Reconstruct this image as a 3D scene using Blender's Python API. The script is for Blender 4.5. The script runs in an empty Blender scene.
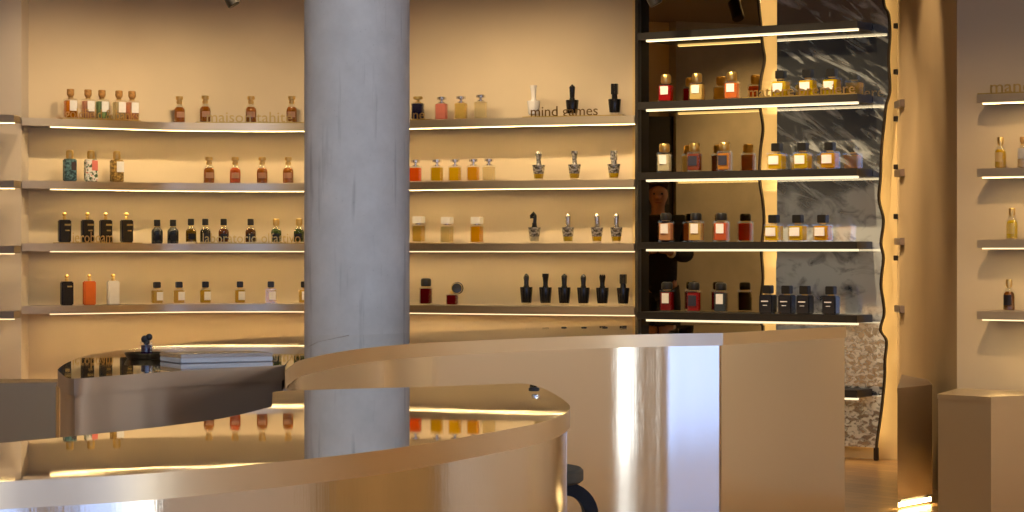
import bpy, bmesh, math, random
from mathutils import Vector, Matrix, Euler
random.seed(7)
SC = bpy.context.scene
COL = SC.collection
F, CX, HY, E = 2400.0, 512.0, 250.0, 1.15     # focal length in pixels, centre column, horizon row, eye height
P = 0.85                                      # countertop height

def wx(px, d): return (px - CX) / F * d
def pt(px, d): return Vector(((px - CX) / F * d, d))
def top(px, py, z=P):
    d = F * (E - z) / (py - HY)
    return Vector((wx(px, d), d))

# ------------------------------------------------------------------ materials
MATS = {}
def new_mat(name):
    m = bpy.data.materials.new(name); m.use_nodes = True
    nt = m.node_tree; nt.nodes.clear()
    out = nt.nodes.new('ShaderNodeOutputMaterial')
    return m, nt, out
def N(nt, kind, **kw):
    n = nt.nodes.new(kind)
    for k, v in kw.items():
        if k in n.inputs: n.inputs[k].default_value = v
        else: setattr(n, k, v)
    return n
def c4(c): return (c[0], c[1], c[2], 1)
def principled(name, col, rough=0.5, metal=0.0, spec=0.5, noise=0.0, nscale=8.0, bump=0.0, bscale=60.0, coat=0.0):
    if name in MATS: return MATS[name]
    m, nt, out = new_mat(name)
    b = N(nt, 'ShaderNodeBsdfPrincipled')
    b.inputs['Base Color'].default_value = c4(col)
    b.inputs['Roughness'].default_value = rough
    b.inputs['Metallic'].default_value = metal
    b.inputs['Specular IOR Level'].default_value = spec
    b.inputs['Coat Weight'].default_value = coat
    nt.links.new(b.outputs[0], out.inputs[0])
    tc = N(nt, 'ShaderNodeTexCoord')
    if noise > 0:
        nz = N(nt, 'ShaderNodeTexNoise'); nz.inputs['Scale'].default_value = nscale; nz.inputs['Detail'].default_value = 6
        nt.links.new(tc.outputs['Object'], nz.inputs['Vector'])
        r = N(nt, 'ShaderNodeValToRGB')
        r.color_ramp.elements[0].position = 0.3; r.color_ramp.elements[1].position = 0.7
        r.color_ramp.elements[0].color = c4([x * (1 - noise) for x in col])
        r.color_ramp.elements[1].color = c4([min(1, x * (1 + noise)) for x in col])
        nt.links.new(nz.outputs[0], r.inputs[0]); nt.links.new(r.outputs[0], b.inputs['Base Color'])
    if bump > 0:
        nz = N(nt, 'ShaderNodeTexNoise'); nz.inputs['Scale'].default_value = bscale; nz.inputs['Detail'].default_value = 4
        nt.links.new(tc.outputs['Object'], nz.inputs['Vector'])
        bp = N(nt, 'ShaderNodeBump'); bp.inputs['Strength'].default_value = bump; bp.inputs['Distance'].default_value = 0.01
        nt.links.new(nz.outputs[0], bp.inputs['Height']); nt.links.new(bp.outputs[0], b.inputs['Normal'])
    MATS[name] = m
    return m
def emission(name, col, s):
    if name in MATS: return MATS[name]
    m, nt, out = new_mat(name)
    e = N(nt, 'ShaderNodeEmission'); e.inputs[0].default_value = c4(col); e.inputs[1].default_value = s
    nt.links.new(e.outputs[0], out.inputs[0]); MATS[name] = m
    return m
def steel(name, col, rough, aniso, streak=0.0, wave=0.0, coarse=9.0):
    """stainless steel; streak = fine vertical brushing, wave = the slight dents of polished sheet"""
    m, nt, out = new_mat(name)
    b = N(nt, 'ShaderNodeBsdfPrincipled')
    b.inputs['Base Color'].default_value = c4(col); b.inputs['Metallic'].default_value = 1
    b.inputs['Roughness'].default_value = rough
    tc = N(nt, 'ShaderNodeTexCoord')
    if aniso:
        b.inputs['Anisotropic'].default_value = aniso
        tg = N(nt, 'ShaderNodeTangent'); tg.direction_type = 'RADIAL'; tg.axis = 'Z'
        b.inputs['Anisotropic Rotation'].default_value = 0.25
        nt.links.new(tg.outputs[0], b.inputs['Tangent'])
    prev = None
    if streak:
        mp = N(nt, 'ShaderNodeMapping'); mp.inputs['Scale'].default_value = (coarse, coarse, 0.12)
        nt.links.new(tc.outputs['Object'], mp.inputs[0])
        nz = N(nt, 'ShaderNodeTexNoise'); nz.inputs['Scale'].default_value = 4; nz.inputs['Detail'].default_value = 7; nz.inputs['Roughness'].default_value = 0.7
        nt.links.new(mp.outputs[0], nz.inputs['Vector'])
        bp = N(nt, 'ShaderNodeBump'); bp.inputs['Strength'].default_value = streak; bp.inputs['Distance'].default_value = 0.004
        nt.links.new(nz.outputs[0], bp.inputs['Height']); prev = bp
    if wave:
        mp = N(nt, 'ShaderNodeMapping'); mp.inputs['Scale'].default_value = (1, 1, 0.25)
        nt.links.new(tc.outputs['Object'], mp.inputs[0])
        nz = N(nt, 'ShaderNodeTexNoise'); nz.inputs['Scale'].default_value = 5; nz.inputs['Detail'].default_value = 1
        nt.links.new(mp.outputs[0], nz.inputs['Vector'])
        bp = N(nt, 'ShaderNodeBump'); bp.inputs['Strength'].default_value = wave; bp.inputs['Distance'].default_value = 0.01
        nt.links.new(nz.outputs[0], bp.inputs['Height'])
        if prev: nt.links.new(prev.outputs[0], bp.inputs['Normal'])
        prev = bp
    if prev: nt.links.new(prev.outputs[0], b.inputs['Normal'])
    nt.links.new(b.outputs[0], out.inputs[0])
    MATS[name] = m
    return m
def glass(name='clear_glass', tint=(0.97, 0.97, 0.95), gloss=0.05):
    if name in MATS: return MATS[name]
    m, nt, out = new_mat(name)
    t = N(nt, 'ShaderNodeBsdfTransparent'); t.inputs[0].default_value = c4(tint)
    g = N(nt, 'ShaderNodeBsdfGlossy'); g.inputs['Roughness'].default_value = 0.04; g.inputs[0].default_value = (1, 1, 1, 1)
    lw = N(nt, 'ShaderNodeLayerWeight'); lw.inputs[0].default_value = 0.35
    mth = N(nt, 'ShaderNodeMath', operation='MULTIPLY_ADD'); mth.inputs[1].default_value = 0.30; mth.inputs[2].default_value = gloss
    nt.links.new(lw.outputs['Facing'], mth.inputs[0])
    mx = N(nt, 'ShaderNodeMixShader')
    nt.links.new(mth.outputs[0], mx.inputs[0]); nt.links.new(t.outputs[0], mx.inputs[1]); nt.links.new(g.outputs[0], mx.inputs[2])
    nt.links.new(mx.outputs[0], out.inputs[0]); MATS[name] = m
    return m
def juice(col, clear=0.5):
    """coloured perfume: part seen through, part lit within"""
    key = 'perfume_%d_%d_%d_%d' % tuple(int(x * 100) for x in (*col, clear))
    if key in MATS: return MATS[key]
    m, nt, out = new_mat(key)
    t = N(nt, 'ShaderNodeBsdfTransparent'); t.inputs[0].default_value = c4([min(1, x * 1.05) ** 0.85 for x in col])
    sat = [min(1, max(0.004, x * 1.25 - 0.22 * (max(col) - x))) for x in col]
    d = N(nt, 'ShaderNodeBsdfDiffuse'); d.inputs[0].default_value = c4(sat)
    g = N(nt, 'ShaderNodeBsdfGlossy'); g.inputs['Roughness'].default_value = 0.06
    tl = N(nt, 'ShaderNodeBsdfTranslucent'); tl.inputs[0].default_value = c4(sat)
    m0 = N(nt, 'ShaderNodeMixShader'); m0.inputs[0].default_value = 0.4
    nt.links.new(d.outputs[0], m0.inputs[1]); nt.links.new(tl.outputs[0], m0.inputs[2])
    m1 = N(nt, 'ShaderNodeMixShader'); m1.inputs[0].default_value = clear
    nt.links.new(m0.outputs[0], m1.inputs[1]); nt.links.new(t.outputs[0], m1.inputs[2])
    m2 = N(nt, 'ShaderNodeMixShader'); m2.inputs[0].default_value = 0.06
    nt.links.new(m1.outputs[0], m2.inputs[1]); nt.links.new(g.outputs[0], m2.inputs[2])
    nt.links.new(m2.outputs[0], out.inputs[0]); MATS[key] = m
    return m
def paint(col, rough=0.4, metal=0.0, coat=0.0):
    key = 'paint_%d_%d_%d_%d_%d' % tuple(int(x * 100) for x in (*col, rough, metal))
    return principled(key, col, rough, metal, noise=0.04, nscale=30, coat=coat)

GOLD = principled('gold_metal', (0.80, 0.56, 0.20), 0.28, 1.0, noise=0.05, nscale=40)
BRASS = principled('brushed_brass', (0.62, 0.45, 0.15), 0.38, 1.0, noise=0.08, nscale=60)
SILVER = principled('silver_metal', (0.75, 0.73, 0.70), 0.2, 1.0, noise=0.05, nscale=40)
BLACKCAP = principled('black_plastic', (0.012, 0.012, 0.012), 0.3, 0, noise=0.1, nscale=30)
WHITECAP = principled('white_plastic', (0.85, 0.82, 0.76), 0.35, 0, noise=0.03, nscale=30)
PAPER = principled('white_paper_label', (0.82, 0.80, 0.77), 0.6, 0, noise=0.04, nscale=90)
WOODCAP = principled('oak_cap', (0.46, 0.24, 0.07), 0.4, 0, noise=0.25, nscale=90)
BLACKMETAL = principled('black_powder_coat', (0.018, 0.016, 0.014), 0.42, 0.0, noise=0.1, nscale=50, bump=0.03, bscale=300)
LED = [emission('warm_led_diffuser', (1.0, 0.72, 0.38), 1.7), emission('warm_led', (1.0, 0.68, 0.27), 36.0)]
LEDB = [emission('pale_led_diffuser', (1.0, 0.80, 0.48), 1.3), emission('warm_led_black_shelf', (1.0, 0.78, 0.45), 5.0)]
LEDY = emission('amber_led', (1.0, 0.70, 0.34), 7.0)
TOPSTEEL = steel('polished_steel_top', (0.78, 0.71, 0.58), 0.018, 0, wave=0.010)
RIMSTEEL = steel('satin_steel_rim', (0.76, 0.63, 0.45), 0.38, 0.5, streak=0.05)
BODYSTEEL = steel('brushed_steel_face', (0.82, 0.77, 0.69), 0.11, 0.85, streak=0.07)
DARKSTEEL = steel('bronzed_steel_face', (0.44, 0.35, 0.28), 0.5, 0.4, streak=0.05)
SHELFSTEEL = steel('satin_steel_shelf', (0.72, 0.63, 0.50), 0.33, 0.5, streak=0.04)
PLINTHSTEEL = steel('brushed_steel_plinth', (0.74, 0.64, 0.50), 0.45, 0.5, streak=0.06)

# ------------------------------------------------------------------ mesh helpers
def mesh_obj(name, bm, mat, parent=None, smooth=False, angle=35):
    me = bpy.data.meshes.new(name)
    bmesh.ops.recalc_face_normals(bm, faces=bm.faces)
    bm.to_mesh(me); bm.free()
    for m in (mat if isinstance(mat, (list, tuple)) else [mat]): me.materials.append(m)
    if smooth:
        for p in me.polygons: p.use_smooth = True
        try: me.set_sharp_from_angle(angle=math.radians(angle))
        except Exception: pass
    o = bpy.data.objects.new(name, me); COL.objects.link(o)
    if parent: o.parent = parent
    return o
def tag(o, label, cat, group=None):
    o['label'] = label; o['category'] = cat
    if group: o['group'] = group
    n = len(label.split())
    if not 4 <= n <= 16: print('LABEL LENGTH', n, label)
    return o
def thing(name, label, cat, loc=(0, 0, 0), rz=0, group=None):
    o = bpy.data.objects.new(name, None); COL.objects.link(o)
    o.location = loc; o.rotation_euler = (0, 0, rz); o.empty_display_size = 0.05
    return tag(o, label, cat, group)
def struct(o): o['kind'] = 'structure'; return o
def box(bm, x0, x1, y0, y1, z0, z1, bev=0, seg=2):
    r = bmesh.ops.create_cube(bm, size=1)
    vs = r['verts']
    for v in vs:
        v.co = Vector((x0 + (v.co.x + .5) * (x1 - x0), y0 + (v.co.y + .5) * (y1 - y0), z0 + (v.co.z + .5) * (z1 - z0)))
    if bev > 0:
        es = list({e for v in vs for e in v.link_edges})
        bmesh.ops.bevel(bm, geom=es, offset=bev, segments=seg, affect='EDGES', clamp_overlap=True)
    return bm
def lathe(bm, prof, seg=20, c=(0, 0)):
    rings = []
    for r, z in prof:
        if r < 1e-6: rings.append([bm.verts.new((c[0], c[1], z))])
        else: rings.append([bm.verts.new((c[0] + r * math.cos(2 * math.pi * k / seg), c[1] + r * math.sin(2 * math.pi * k / seg), z)) for k in range(seg)])
    for a, b in zip(rings, rings[1:]):
        for k in range(seg):
            q = [a[k % len(a)], a[(k + 1) % len(a)], b[(k + 1) % len(b)], b[k % len(b)]]
            u = []
            for v in q:
                if v not in u: u.append(v)
            if len(u) > 2: bm.faces.new(u)
    if len(rings[0]) > 1: bm.faces.new(rings[0][::-1])
    if len(rings[-1]) > 1: bm.faces.new(rings[-1])
    return bm
def prism(bm, poly, z0, z1):
    a = [bm.verts.new((p[0], p[1], z0)) for p in poly]; b = [bm.verts.new((p[0], p[1], z1)) for p in poly]
    n = len(poly)
    for k in range(n): bm.faces.new((a[k], a[(k + 1) % n], b[(k + 1) % n], b[k]))
    f1 = bm.faces.new(a[::-1]); f2 = bm.faces.new(b)
    bm.normal_update()
    bmesh.ops.triangulate(bm, faces=[f1, f2], ngon_method='EAR_CLIP')
    return bm
def ribbon(bm, a, b, z0, z1):
    """solid between two matching plan polylines, z0..z1"""
    V = [[bm.verts.new((p[0], p[1], z)) for p in L] for L in (a, b) for z in (z0, z1)]
    a0, a1, b0, b1 = V
    for k in range(len(a) - 1):
        bm.faces.new((a0[k], a0[k + 1], a1[k + 1], a1[k])); bm.faces.new((b0[k], b1[k], b1[k + 1], b0[k + 1]))
        bm.faces.new((a1[k], a1[k + 1], b1[k + 1], b1[k])); bm.faces.new((a0[k], b0[k], b0[k + 1], a0[k + 1]))
    for k in (0, -1): bm.faces.new((a0[k], a1[k], b1[k], b0[k]))
    return bm
def catmull(pts, n=8):
    out = []
    m = len(pts)
    for i in range(m - 1):
        p0, p1, p2, p3 = pts[max(i - 1, 0)], pts[i], pts[i + 1], pts[min(i + 2, m - 1)]
        for k in range(n):
            t = k / n
            out.append(0.5 * ((2 * p1) + (p2 - p0) * t + (2 * p0 - 5 * p1 + 4 * p2 - p3) * t * t + (3 * p1 - p0 - 3 * p2 + p3) * t ** 3))
    out.append(pts[-1].copy())
    return out
def offset(line, dist):
    """shift a plan polyline to its left (away from the camera for lines drawn left to right)"""
    out = []
    for k, p in enumerate(line):
        t = (line[min(k + 1, len(line) - 1)] - line[max(k - 1, 0)]).normalized()
        out.append(p + Vector((-t.y, t.x)) * dist)
    return out
def tube(bm, pts, r, seg=10, flat=1.0):
    rings = []
    for k, p in enumerate(pts):
        t = (pts[min(k + 1, len(pts) - 1)] - pts[max(k - 1, 0)]).normalized()
        u = t.cross(Vector((0, 1, 0.013)));  u.normalize(); v = t.cross(u)
        rings.append([bm.verts.new(p + u * r * math.cos(2 * math.pi * j / seg) + v * r * flat * math.sin(2 * math.pi * j / seg)) for j in range(seg)])
    for a, b in zip(rings, rings[1:]):
        for j in range(seg): bm.faces.new((a[j], a[(j + 1) % seg], b[(j + 1) % seg], b[j]))
    bm.faces.new(rings[0][::-1]); bm.faces.new(rings[-1])
    return bm

# ------------------------------------------------------------------ plan lines
S_AN = [(22, 170.2), (90, 167.5), (165, 164.3), (235, 163.0), (303, 163.0), (355, 164.4), (410, 166.4), (520, 170.0), (634, 173.0)]
FRONT = catmull([pt(p, F / s) for p, s in S_AN], 10)      # front edge of the curved back shelves
DEPTH = 0.20
BACKW = offset(FRONT, DEPTH)
def clip22(L): return [Vector((max(p.x, wx(22.3, p.y)), p.y)) for p in L]
BACKW = clip22(BACKW)
def on_line(line, px):
    best = None
    for a, b in zip(line, line[1:]):
        pa, pb = CX + F * a.x / a.y, CX + F * b.x / b.y
        if pa <= px <= pb or best is None:
            t = (px - pa) / (pb - pa); best = a.lerp(b, t), (b - a).normalized()
    return best
BOT = offset(FRONT, 0.07)
# the black shelf unit: mirror plane and the shelf front in front of it
MP = Vector((wx(885, 13.08), 13.08)); MDIR = Vector((1, -0.65)).normalized(); MN = Vector((-0.65, -1)).normalized()
def on_ray(px, p0, dr):
    k = (px - CX) / F
    t = (k * p0.y - p0.x) / (dr.x - k * dr.y)
    return p0 + dr * t
def mir(px, off=0.0): return on_ray(px, MP + MN * off, MDIR)

# ------------------------------------------------------------------ the room
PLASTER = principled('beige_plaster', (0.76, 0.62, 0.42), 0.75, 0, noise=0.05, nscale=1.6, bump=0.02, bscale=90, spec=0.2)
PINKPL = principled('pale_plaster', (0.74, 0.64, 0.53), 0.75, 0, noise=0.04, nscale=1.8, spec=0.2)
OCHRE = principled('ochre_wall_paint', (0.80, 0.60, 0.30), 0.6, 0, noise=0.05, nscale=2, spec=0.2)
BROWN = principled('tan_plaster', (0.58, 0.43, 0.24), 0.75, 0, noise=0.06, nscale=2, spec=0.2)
CEIL = principled('dark_ceiling_paint', (0.20, 0.17, 0.14), 0.8, 0, noise=0.04, nscale=2)
CH = 2.95
def wall(name, line, th, mat, z0=0, z1=CH):
    return struct(mesh_obj(name, ribbon(bmesh.new(), line, offset(line, th), z0, z1), mat, smooth=True, angle=30))

def floor_mat():
    m, nt, out = new_mat('oak_herringbone')
    b = N(nt, 'ShaderNodeBsdfPrincipled'); b.inputs['Roughness'].default_value = 0.3
    tc = N(nt, 'ShaderNodeTexCoord'); mp = N(nt, 'ShaderNodeMapping'); mp.inputs['Rotation'].default_value = (0, 0, math.radians(52))
    br = N(nt, 'ShaderNodeTexBrick'); br.inputs['Scale'].default_value = 1.0
    br.inputs['Brick Width'].default_value = 0.6; br.inputs['Row Height'].default_value = 0.1; br.inputs['Mortar Size'].default_value = 0.002
    br.inputs['Color1'].default_value = (0.36, 0.20, 0.08, 1); br.inputs['Color2'].default_value = (0.48, 0.29, 0.12, 1); br.inputs['Mortar'].default_value = (0.12, 0.06, 0.03, 1)
    nt.links.new(tc.outputs['Object'], mp.inputs[0]); nt.links.new(mp.outputs[0], br.inputs[0])
    nz = N(nt, 'ShaderNodeTexNoise'); nz.inputs['Scale'].default_value = 3; nz.inputs['Detail'].default_value = 8
    mp2 = N(nt, 'ShaderNodeMapping'); mp2.inputs['Scale'].default_value = (1, 12, 1)
    nt.links.new(mp.outputs[0], mp2.inputs[0]); nt.links.new(mp2.outputs[0], nz.inputs['Vector'])
    mx = N(nt, 'ShaderNodeMixRGB', blend_type='OVERLAY'); mx.inputs[0].default_value = 0.35
    nt.links.new(br.outputs[0], mx.inputs[1]); nt.links.new(nz.outputs[0], mx.inputs[2]); nt.links.new(mx.outputs[0], b.inputs['Base Color'])
    nt.links.new(b.outputs[0], out.inputs[0])
    return m
XL, XR, YB, YF = -3.7, 4.1, -1.2, 15.4
struct(mesh_obj('floor', box(bmesh.new(), XL - .2, XR + .2, YB - .2, YF, -0.1, 0), floor_mat()))
struct(mesh_obj('ceiling', box(bmesh.new(), XL - .2, XR + .2, YB - .2, YF, CH, CH + .1), CEIL))
wall('wall_back', BACKW, 0.1, PLASTER)
# flat wall left of the curve: its panel ends at a joint
jl = BACKW[0].copy()
LW = [Vector((XL, 14.12)), Vector((wx(21.3, 14.12), 14.12))]
wall('wall_back_left', LW, 0.3, PINKPL)
# the left wall, which the bronze mirror looks at: concrete pier, dark doorway, plaster
CONC = principled('raw_concrete', (0.40, 0.385, 0.36), 0.8, 0, noise=0.16, nscale=3.0, bump=0.15, bscale=25)
struct(mesh_obj('wall_left', box(bmesh.new(), XL - .15, XL, YB, 14.1, 0, CH), PLASTER))
def seen_at(px):
    p = mir(px); d = p.normalized(); r = d - MN * (2 * d.dot(MN)); k = (XL - p.x) / r.x
    return (p + r * k).y
LYa, LYb = seen_at(758), seen_at(669)
for q in (637, 652, 669, 700, 758, 778, 885): print('mirror', q, seen_at(q))
struct(mesh_obj('wall_added_dark', box(bmesh.new(), XL, XL + .06, seen_at(900), LYa - .01, .8, CH), principled('charcoal_added_panel', (0.05, 0.052, 0.05), 0.6, 0, noise=0.2, nscale=3)))  # added panel, unseen; keeps the rippled panel's reflection dark
struct(mesh_obj('wall_pier', box(bmesh.new(), XL, XL + .12, LYa, LYb, 0, CH), CONC))
struct(mesh_obj('door_1', box(bmesh.new(), XL, XL + .08, LYb + .005, 12.6, 0, 2.2), principled('black_door', (0.01, 0.008, 0.007), 0.5, noise=0.1)))
# ochre wall behind the black shelf unit, brown return, right wall
M0, M1 = mir(636, -0.10), mir(897.5, -0.10)
wall('wall_niche', [M0 + Vector((-0.02, 0.01)), M1], 0.1, OCHRE)
CORN = Vector((wx(957, 10.8), 10.8))
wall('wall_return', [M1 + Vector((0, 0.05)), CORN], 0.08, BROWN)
RDIR = Vector((1, -0.66)).normalized(); RN = Vector((-0.66, -1)).normalized()
REND = CORN + RDIR * ((XR - CORN.x) / RDIR.x)
wall('wall_right_shelves', [CORN, REND], 0.1, PLASTER)
# dark jamb between the curved wall and the mirror
jb = FRONT[-1]
struct(mesh_obj('trim_1', ribbon(bmesh.new(), [jb + Vector((0.006, 0.0)), BACKW[-1] + Vector((0.01, 0))], [jb + Vector((0.022, -0.02)), BACKW[-1] + Vector((0.028, 0))], 0, CH), BLACKMETAL))
# shopfront: right wall and rear wall with tall windows
FRAME = principled('dark_window_frame', (0.05, 0.045, 0.04), 0.4, 0.3, noise=0.1)
WINGL = glass('window_glass', (0.95, 0.97, 0.98), 0.04)
nwin = [0]
def shop_wall(name, axis, fixed, a0, a1, openings, zs=0.03, zt=2.7, th=0.15, sgn=1):
    def bx(bm, u0, u1, z0, z1, t0=0.0, t1=th, bev=0):
        lo, hi = sorted((fixed + sgn * t0, fixed + sgn * t1))
        if axis == 'x': box(bm, lo, hi, u0, u1, z0, z1, bev)
        else: box(bm, u0, u1, lo, hi, z0, z1, bev)
    bm = bmesh.new(); cur = a0
    for u0, u1 in openings:
        bx(bm, cur, u0, 0, CH); bx(bm, u0, u1, 0, zs); bx(bm, u0, u1, zt, CH); cur = u1
    bx(bm, cur, a1, 0, CH)
    struct(mesh_obj(name, bm, PINKPL))
    for u0, u1 in openings:
        nwin[0] += 1
        g = bmesh.new(); bx(g, u0, u1, zs, zt, 0.07, 0.08)
        w = struct(mesh_obj('window_%d' % nwin[0], g, WINGL))
        f = bmesh.new()
        for q in ((u0, u0 + .04, zs, zt), (u1 - .04, u1, zs, zt), (u0 + .04, u1 - .04, zs, zs + .05), (u0 + .04, u1 - .04, zt - .05, zt)):
            bx(f, q[0], q[1], q[2], q[3], 0.04, 0.11)
        mesh_obj('window_frame', f, FRAME, w)
        L = bpy.data.lights.new('window_portal', 'AREA'); L.shape = 'RECTANGLE'; L.size = u1 - u0; L.size_y = zt - zs
        L.cycles.is_portal = True
        lo = bpy.data.objects.new('window_portal', L); COL.objects.link(lo)
        mid = (u0 + u1) / 2
        if axis == 'x':
            lo.location = (fixed + sgn * .12, mid, (zs + zt) / 2); lo.rotation_euler = (math.radians(90), 0, math.radians(90 * sgn))
        else:
            lo.location = (mid, fixed + sgn * .12, (zs + zt) / 2); lo.rotation_euler = (math.radians(90), 0, math.radians(180 if sgn > 0 else 0))
        lo.rotation_euler = lo.rotation_euler
shop_wall('wall_right', 'x', XR, YB, REND.y + .3, [(-0.5, 2.05), (4.9, 6.75), (7.18, 7.63)], sgn=1)
shop_wall('wall_rear', 'y', YB, XL, XR, [(-3.2, -1.4), (-1.1, 0.7), (1.0, 3.6)], sgn=-1)

# ------------------------------------------------------------------ concrete column
def column_mat():
    m, nt, out = new_mat('cast_concrete')
    b = N(nt, 'ShaderNodeBsdfPrincipled'); b.inputs['Roughness'].default_value = 0.75; b.inputs['Specular IOR Level'].default_value = 0.25
    tc = N(nt, 'ShaderNodeTexCoord')
    n1 = N(nt, 'ShaderNodeTexNoise'); n1.inputs['Scale'].default_value = 5; n1.inputs['Detail'].default_value = 8; n1.inputs['Roughness'].default_value = 0.65
    nt.links.new(tc.outputs['Object'], n1.inputs['Vector'])
    r1 = N(nt, 'ShaderNodeValToRGB')
    r1.color_ramp.elements[0].position = 0.3; r1.color_ramp.elements[0].color = (0.44, 0.435, 0.43, 1)
    r1.color_ramp.elements[1].position = 0.72; r1.color_ramp.elements[1].color = (0.58, 0.575, 0.57, 1)
    nt.links.new(n1.outputs[0], r1.inputs[0])
    mp = N(nt, 'ShaderNodeMapping'); mp.inputs['Scale'].default_value = (14, 14, 1.1)
    nt.links.new(tc.outputs['Object'], mp.inputs[0])
    n2 = N(nt, 'ShaderNodeTexNoise'); n2.inputs['Scale'].default_value = 2.2; n2.inputs['Detail'].default_value = 5
    nt.links.new(mp.outputs[0], n2.inputs['Vector'])
    r2 = N(nt, 'ShaderNodeValToRGB'); r2.color_ramp.elements[0].position = 0.27; r2.color_ramp.elements[0].color = (0.62, 0.62, 0.63, 1)
    r2.color_ramp.elements[1].position = 0.42; r2.color_ramp.elements[1].color = (1, 1, 1, 1)
    nt.links.new(n2.outputs[0], r2.inputs[0])
    mx = N(nt, 'ShaderNodeMixRGB', blend_type='MULTIPLY'); mx.inputs[0].default_value = 0.8
    nt.links.new(r1.outputs[0], mx.inputs[1]); nt.links.new(r2.outputs[0], mx.inputs[2])
    vo = N(nt, 'ShaderNodeTexVoronoi'); vo.inputs['Scale'].default_value = 30
    nt.links.new(tc.outputs['Object'], vo.inputs['Vector'])
    r3 = N(nt, 'ShaderNodeValToRGB'); r3.color_ramp.elements[0].position = 0.05; r3.color_ramp.elements[0].color = (0.7, 0.7, 0.7, 1); r3.color_ramp.elements[1].position = 0.10; r3.color_ramp.elements[1].color = (1, 1, 1, 1)
    nt.links.new(vo.outputs['Distance'], r3.inputs[0])
    mx2 = N(nt, 'ShaderNodeMixRGB', blend_type='MULTIPLY'); mx2.inputs[0].default_value = 0.5
    nt.links.new(mx.outputs[0], mx2.inputs[1]); nt.links.new(r3.outputs[0], mx2.inputs[2])
    nt.links.new(mx2.outputs[0], b.inputs['Base Color'])
    bp = N(nt, 'ShaderNodeBump'); bp.inputs['Strength'].default_value = 0.25; bp.inputs['Distance'].default_value = 0.01
    nt.links.new(n1.outputs[0], bp.inputs['Height']); nt.links.new(bp.outputs[0], b.inputs['Normal'])
    nt.links.new(b.outputs[0], out.inputs[0])
    return m
cd = 9.45; cr = 52.6 / F * cd * 0.999
bm = bmesh.new()
lathe(bm, [(cr, 0), (cr, 0.62), (cr - .0015, 0.622), (cr - .0015, 0.626), (cr, 0.628), (cr, CH)], 64)
o = mesh_obj('concrete_column', bm, column_mat(), smooth=True)
o.location = (wx(357, cd), cd, 0)
tag(o, 'round grey concrete column rising behind the steel counters', 'column')

# ------------------------------------------------------------------ steel counters
def counter(name, label, outline, body_mat, rim, over=0.006, rim_mat=None):
    c = Vector((sum(p.x for p in outline) / len(outline), sum(p.y for p in outline) / len(outline)))
    t = thing(name, label, 'counter', (c.x, c.y, 0), 0, 'steel shop counters')
    q = [p - c for p in outline]
    area = sum(a.x * b.y - b.x * a.y for a, b in zip(q, q[1:] + q[:1]))
    s = 1 if area > 0 else -1
    n = len(q); ins = []
    for k in range(n):
        tg = (q[(k + 1) % n] - q[k - 1]).normalized()
        ins.append(q[k] + Vector((-tg.y, tg.x)) * s * over)
    bm = bmesh.new(); prism(bm, q, P - rim, P)
    for f in bm.faces: f.material_index = 0 if f.normal.z > .5 else 1
    bmesh.ops.recalc_face_normals(bm, faces=bm.faces)
    for f in bm.faces: f.material_index = 0 if f.normal.z > .5 else 1
    mesh_obj('countertop', bm, [TOPSTEEL, rim_mat or RIMSTEEL], t, smooth=True, angle=32)
    mesh_obj('counter_body', prism(bmesh.new(), ins, 0, P - rim), body_mat, t, smooth=True, angle=32)
    return t
def curve(pix, n=6): return catmull([top(*p) for p in pix], n)
# front counter
a_near = curve([(-190, 494), (-80, 487.5), (0, 481.7), (160, 472.6), (316, 458), (410, 446), (481, 434), (536, 423.6), (560, 416), (570, 409)])
a_tip = curve([(570, 409), (569, 404.5), (560, 397.4), (544, 388.6), (528, 383.8)])
a_far1 = [top(528, 383.8)] + curve([(520, 383.4), (418, 387), (299.5, 390.3), (272.6, 392)])
a_far2 = curve([(272, 406.7), (221, 418.5), (146, 428.4), (75, 436), (0, 443), (-80, 449), (-190, 456)])
A = counter('curved_counter', 'front curved stainless steel counter with mirror-polished top, nearest the viewer', a_near + a_tip[1:] + a_far1[1:] + a_far2, BODYSTEEL, 0.036)
# right counter with the sharp corner
c_front = curve([(285, 371), (290.5, 366), (305, 359), (355, 349.4), (418, 343.5), (510, 339), (600, 335.6), (660, 334.03), (692, 333.45), (723, 333)], 10)
c_far = curve([(846, 326.2), (735, 325.2), (635, 325.6), (520, 328.5), (410, 333), (352, 335.0)])
c_left = [top(318, 342), top(300, 351), top(288.5, 361), top(285, 367)]
C = counter('curved_counter', 'long stainless steel counter with sharp vertical corner, standing right of the concrete column', c_front + c_far + c_left, BODYSTEEL, 0.045)
# left counter
b_front = curve([(63, 375.2), (74, 378.6), (120, 375.2), (178, 371), (235, 367.6), (284.3, 365)])
b_right = [top(288.1, 361), top(299.5, 351), top(317.4, 342), top(349, 335.0)]
b_far = curve([(340, 334.4), (304, 336), (221, 340), (158, 345.5), (95, 354), (71, 361), (58.5, 368.5), (59, 371.5)])
Bc = counter('curved_counter', 'dark bronze steel counter with rounded left end carrying the round tray', b_front + b_right + b_far, DARKSTEEL, 0.04, rim_mat=DARKSTEEL)

def grommet(px, py, r, label, group):
    p = top(px, py)
    bm = bmesh.new(); lathe(bm, [(r, 0), (r, .002), (r * .8, .0035), (r * .62, .0028), (0, .0026)], 20)
    o = mesh_obj('cable_grommet', bm, BLACKCAP if r > .008 else SILVER, smooth=True); o.location = (p.x, p.y, P + .0003)
    tag(o, label, 'grommet', group)
for k, (px, w) in enumerate(((564, 'leftmost'), (584, 'second from left'), (605, 'third from left'), (624, 'rightmost'))):
    grommet(px, 327.7, .011, 'small dark cable grommet, %s of four along far edge of long counter' % w, 'grommets on the long counter')
grommet(534, 389.4, .012, 'dark cable grommet nearer the tip edge of the front counter', 'grommets on the front counter')
grommet(535.5, 396.4, .008, 'small silver grommet before the dark one on front counter tip', 'grommets on the front counter')

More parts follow.
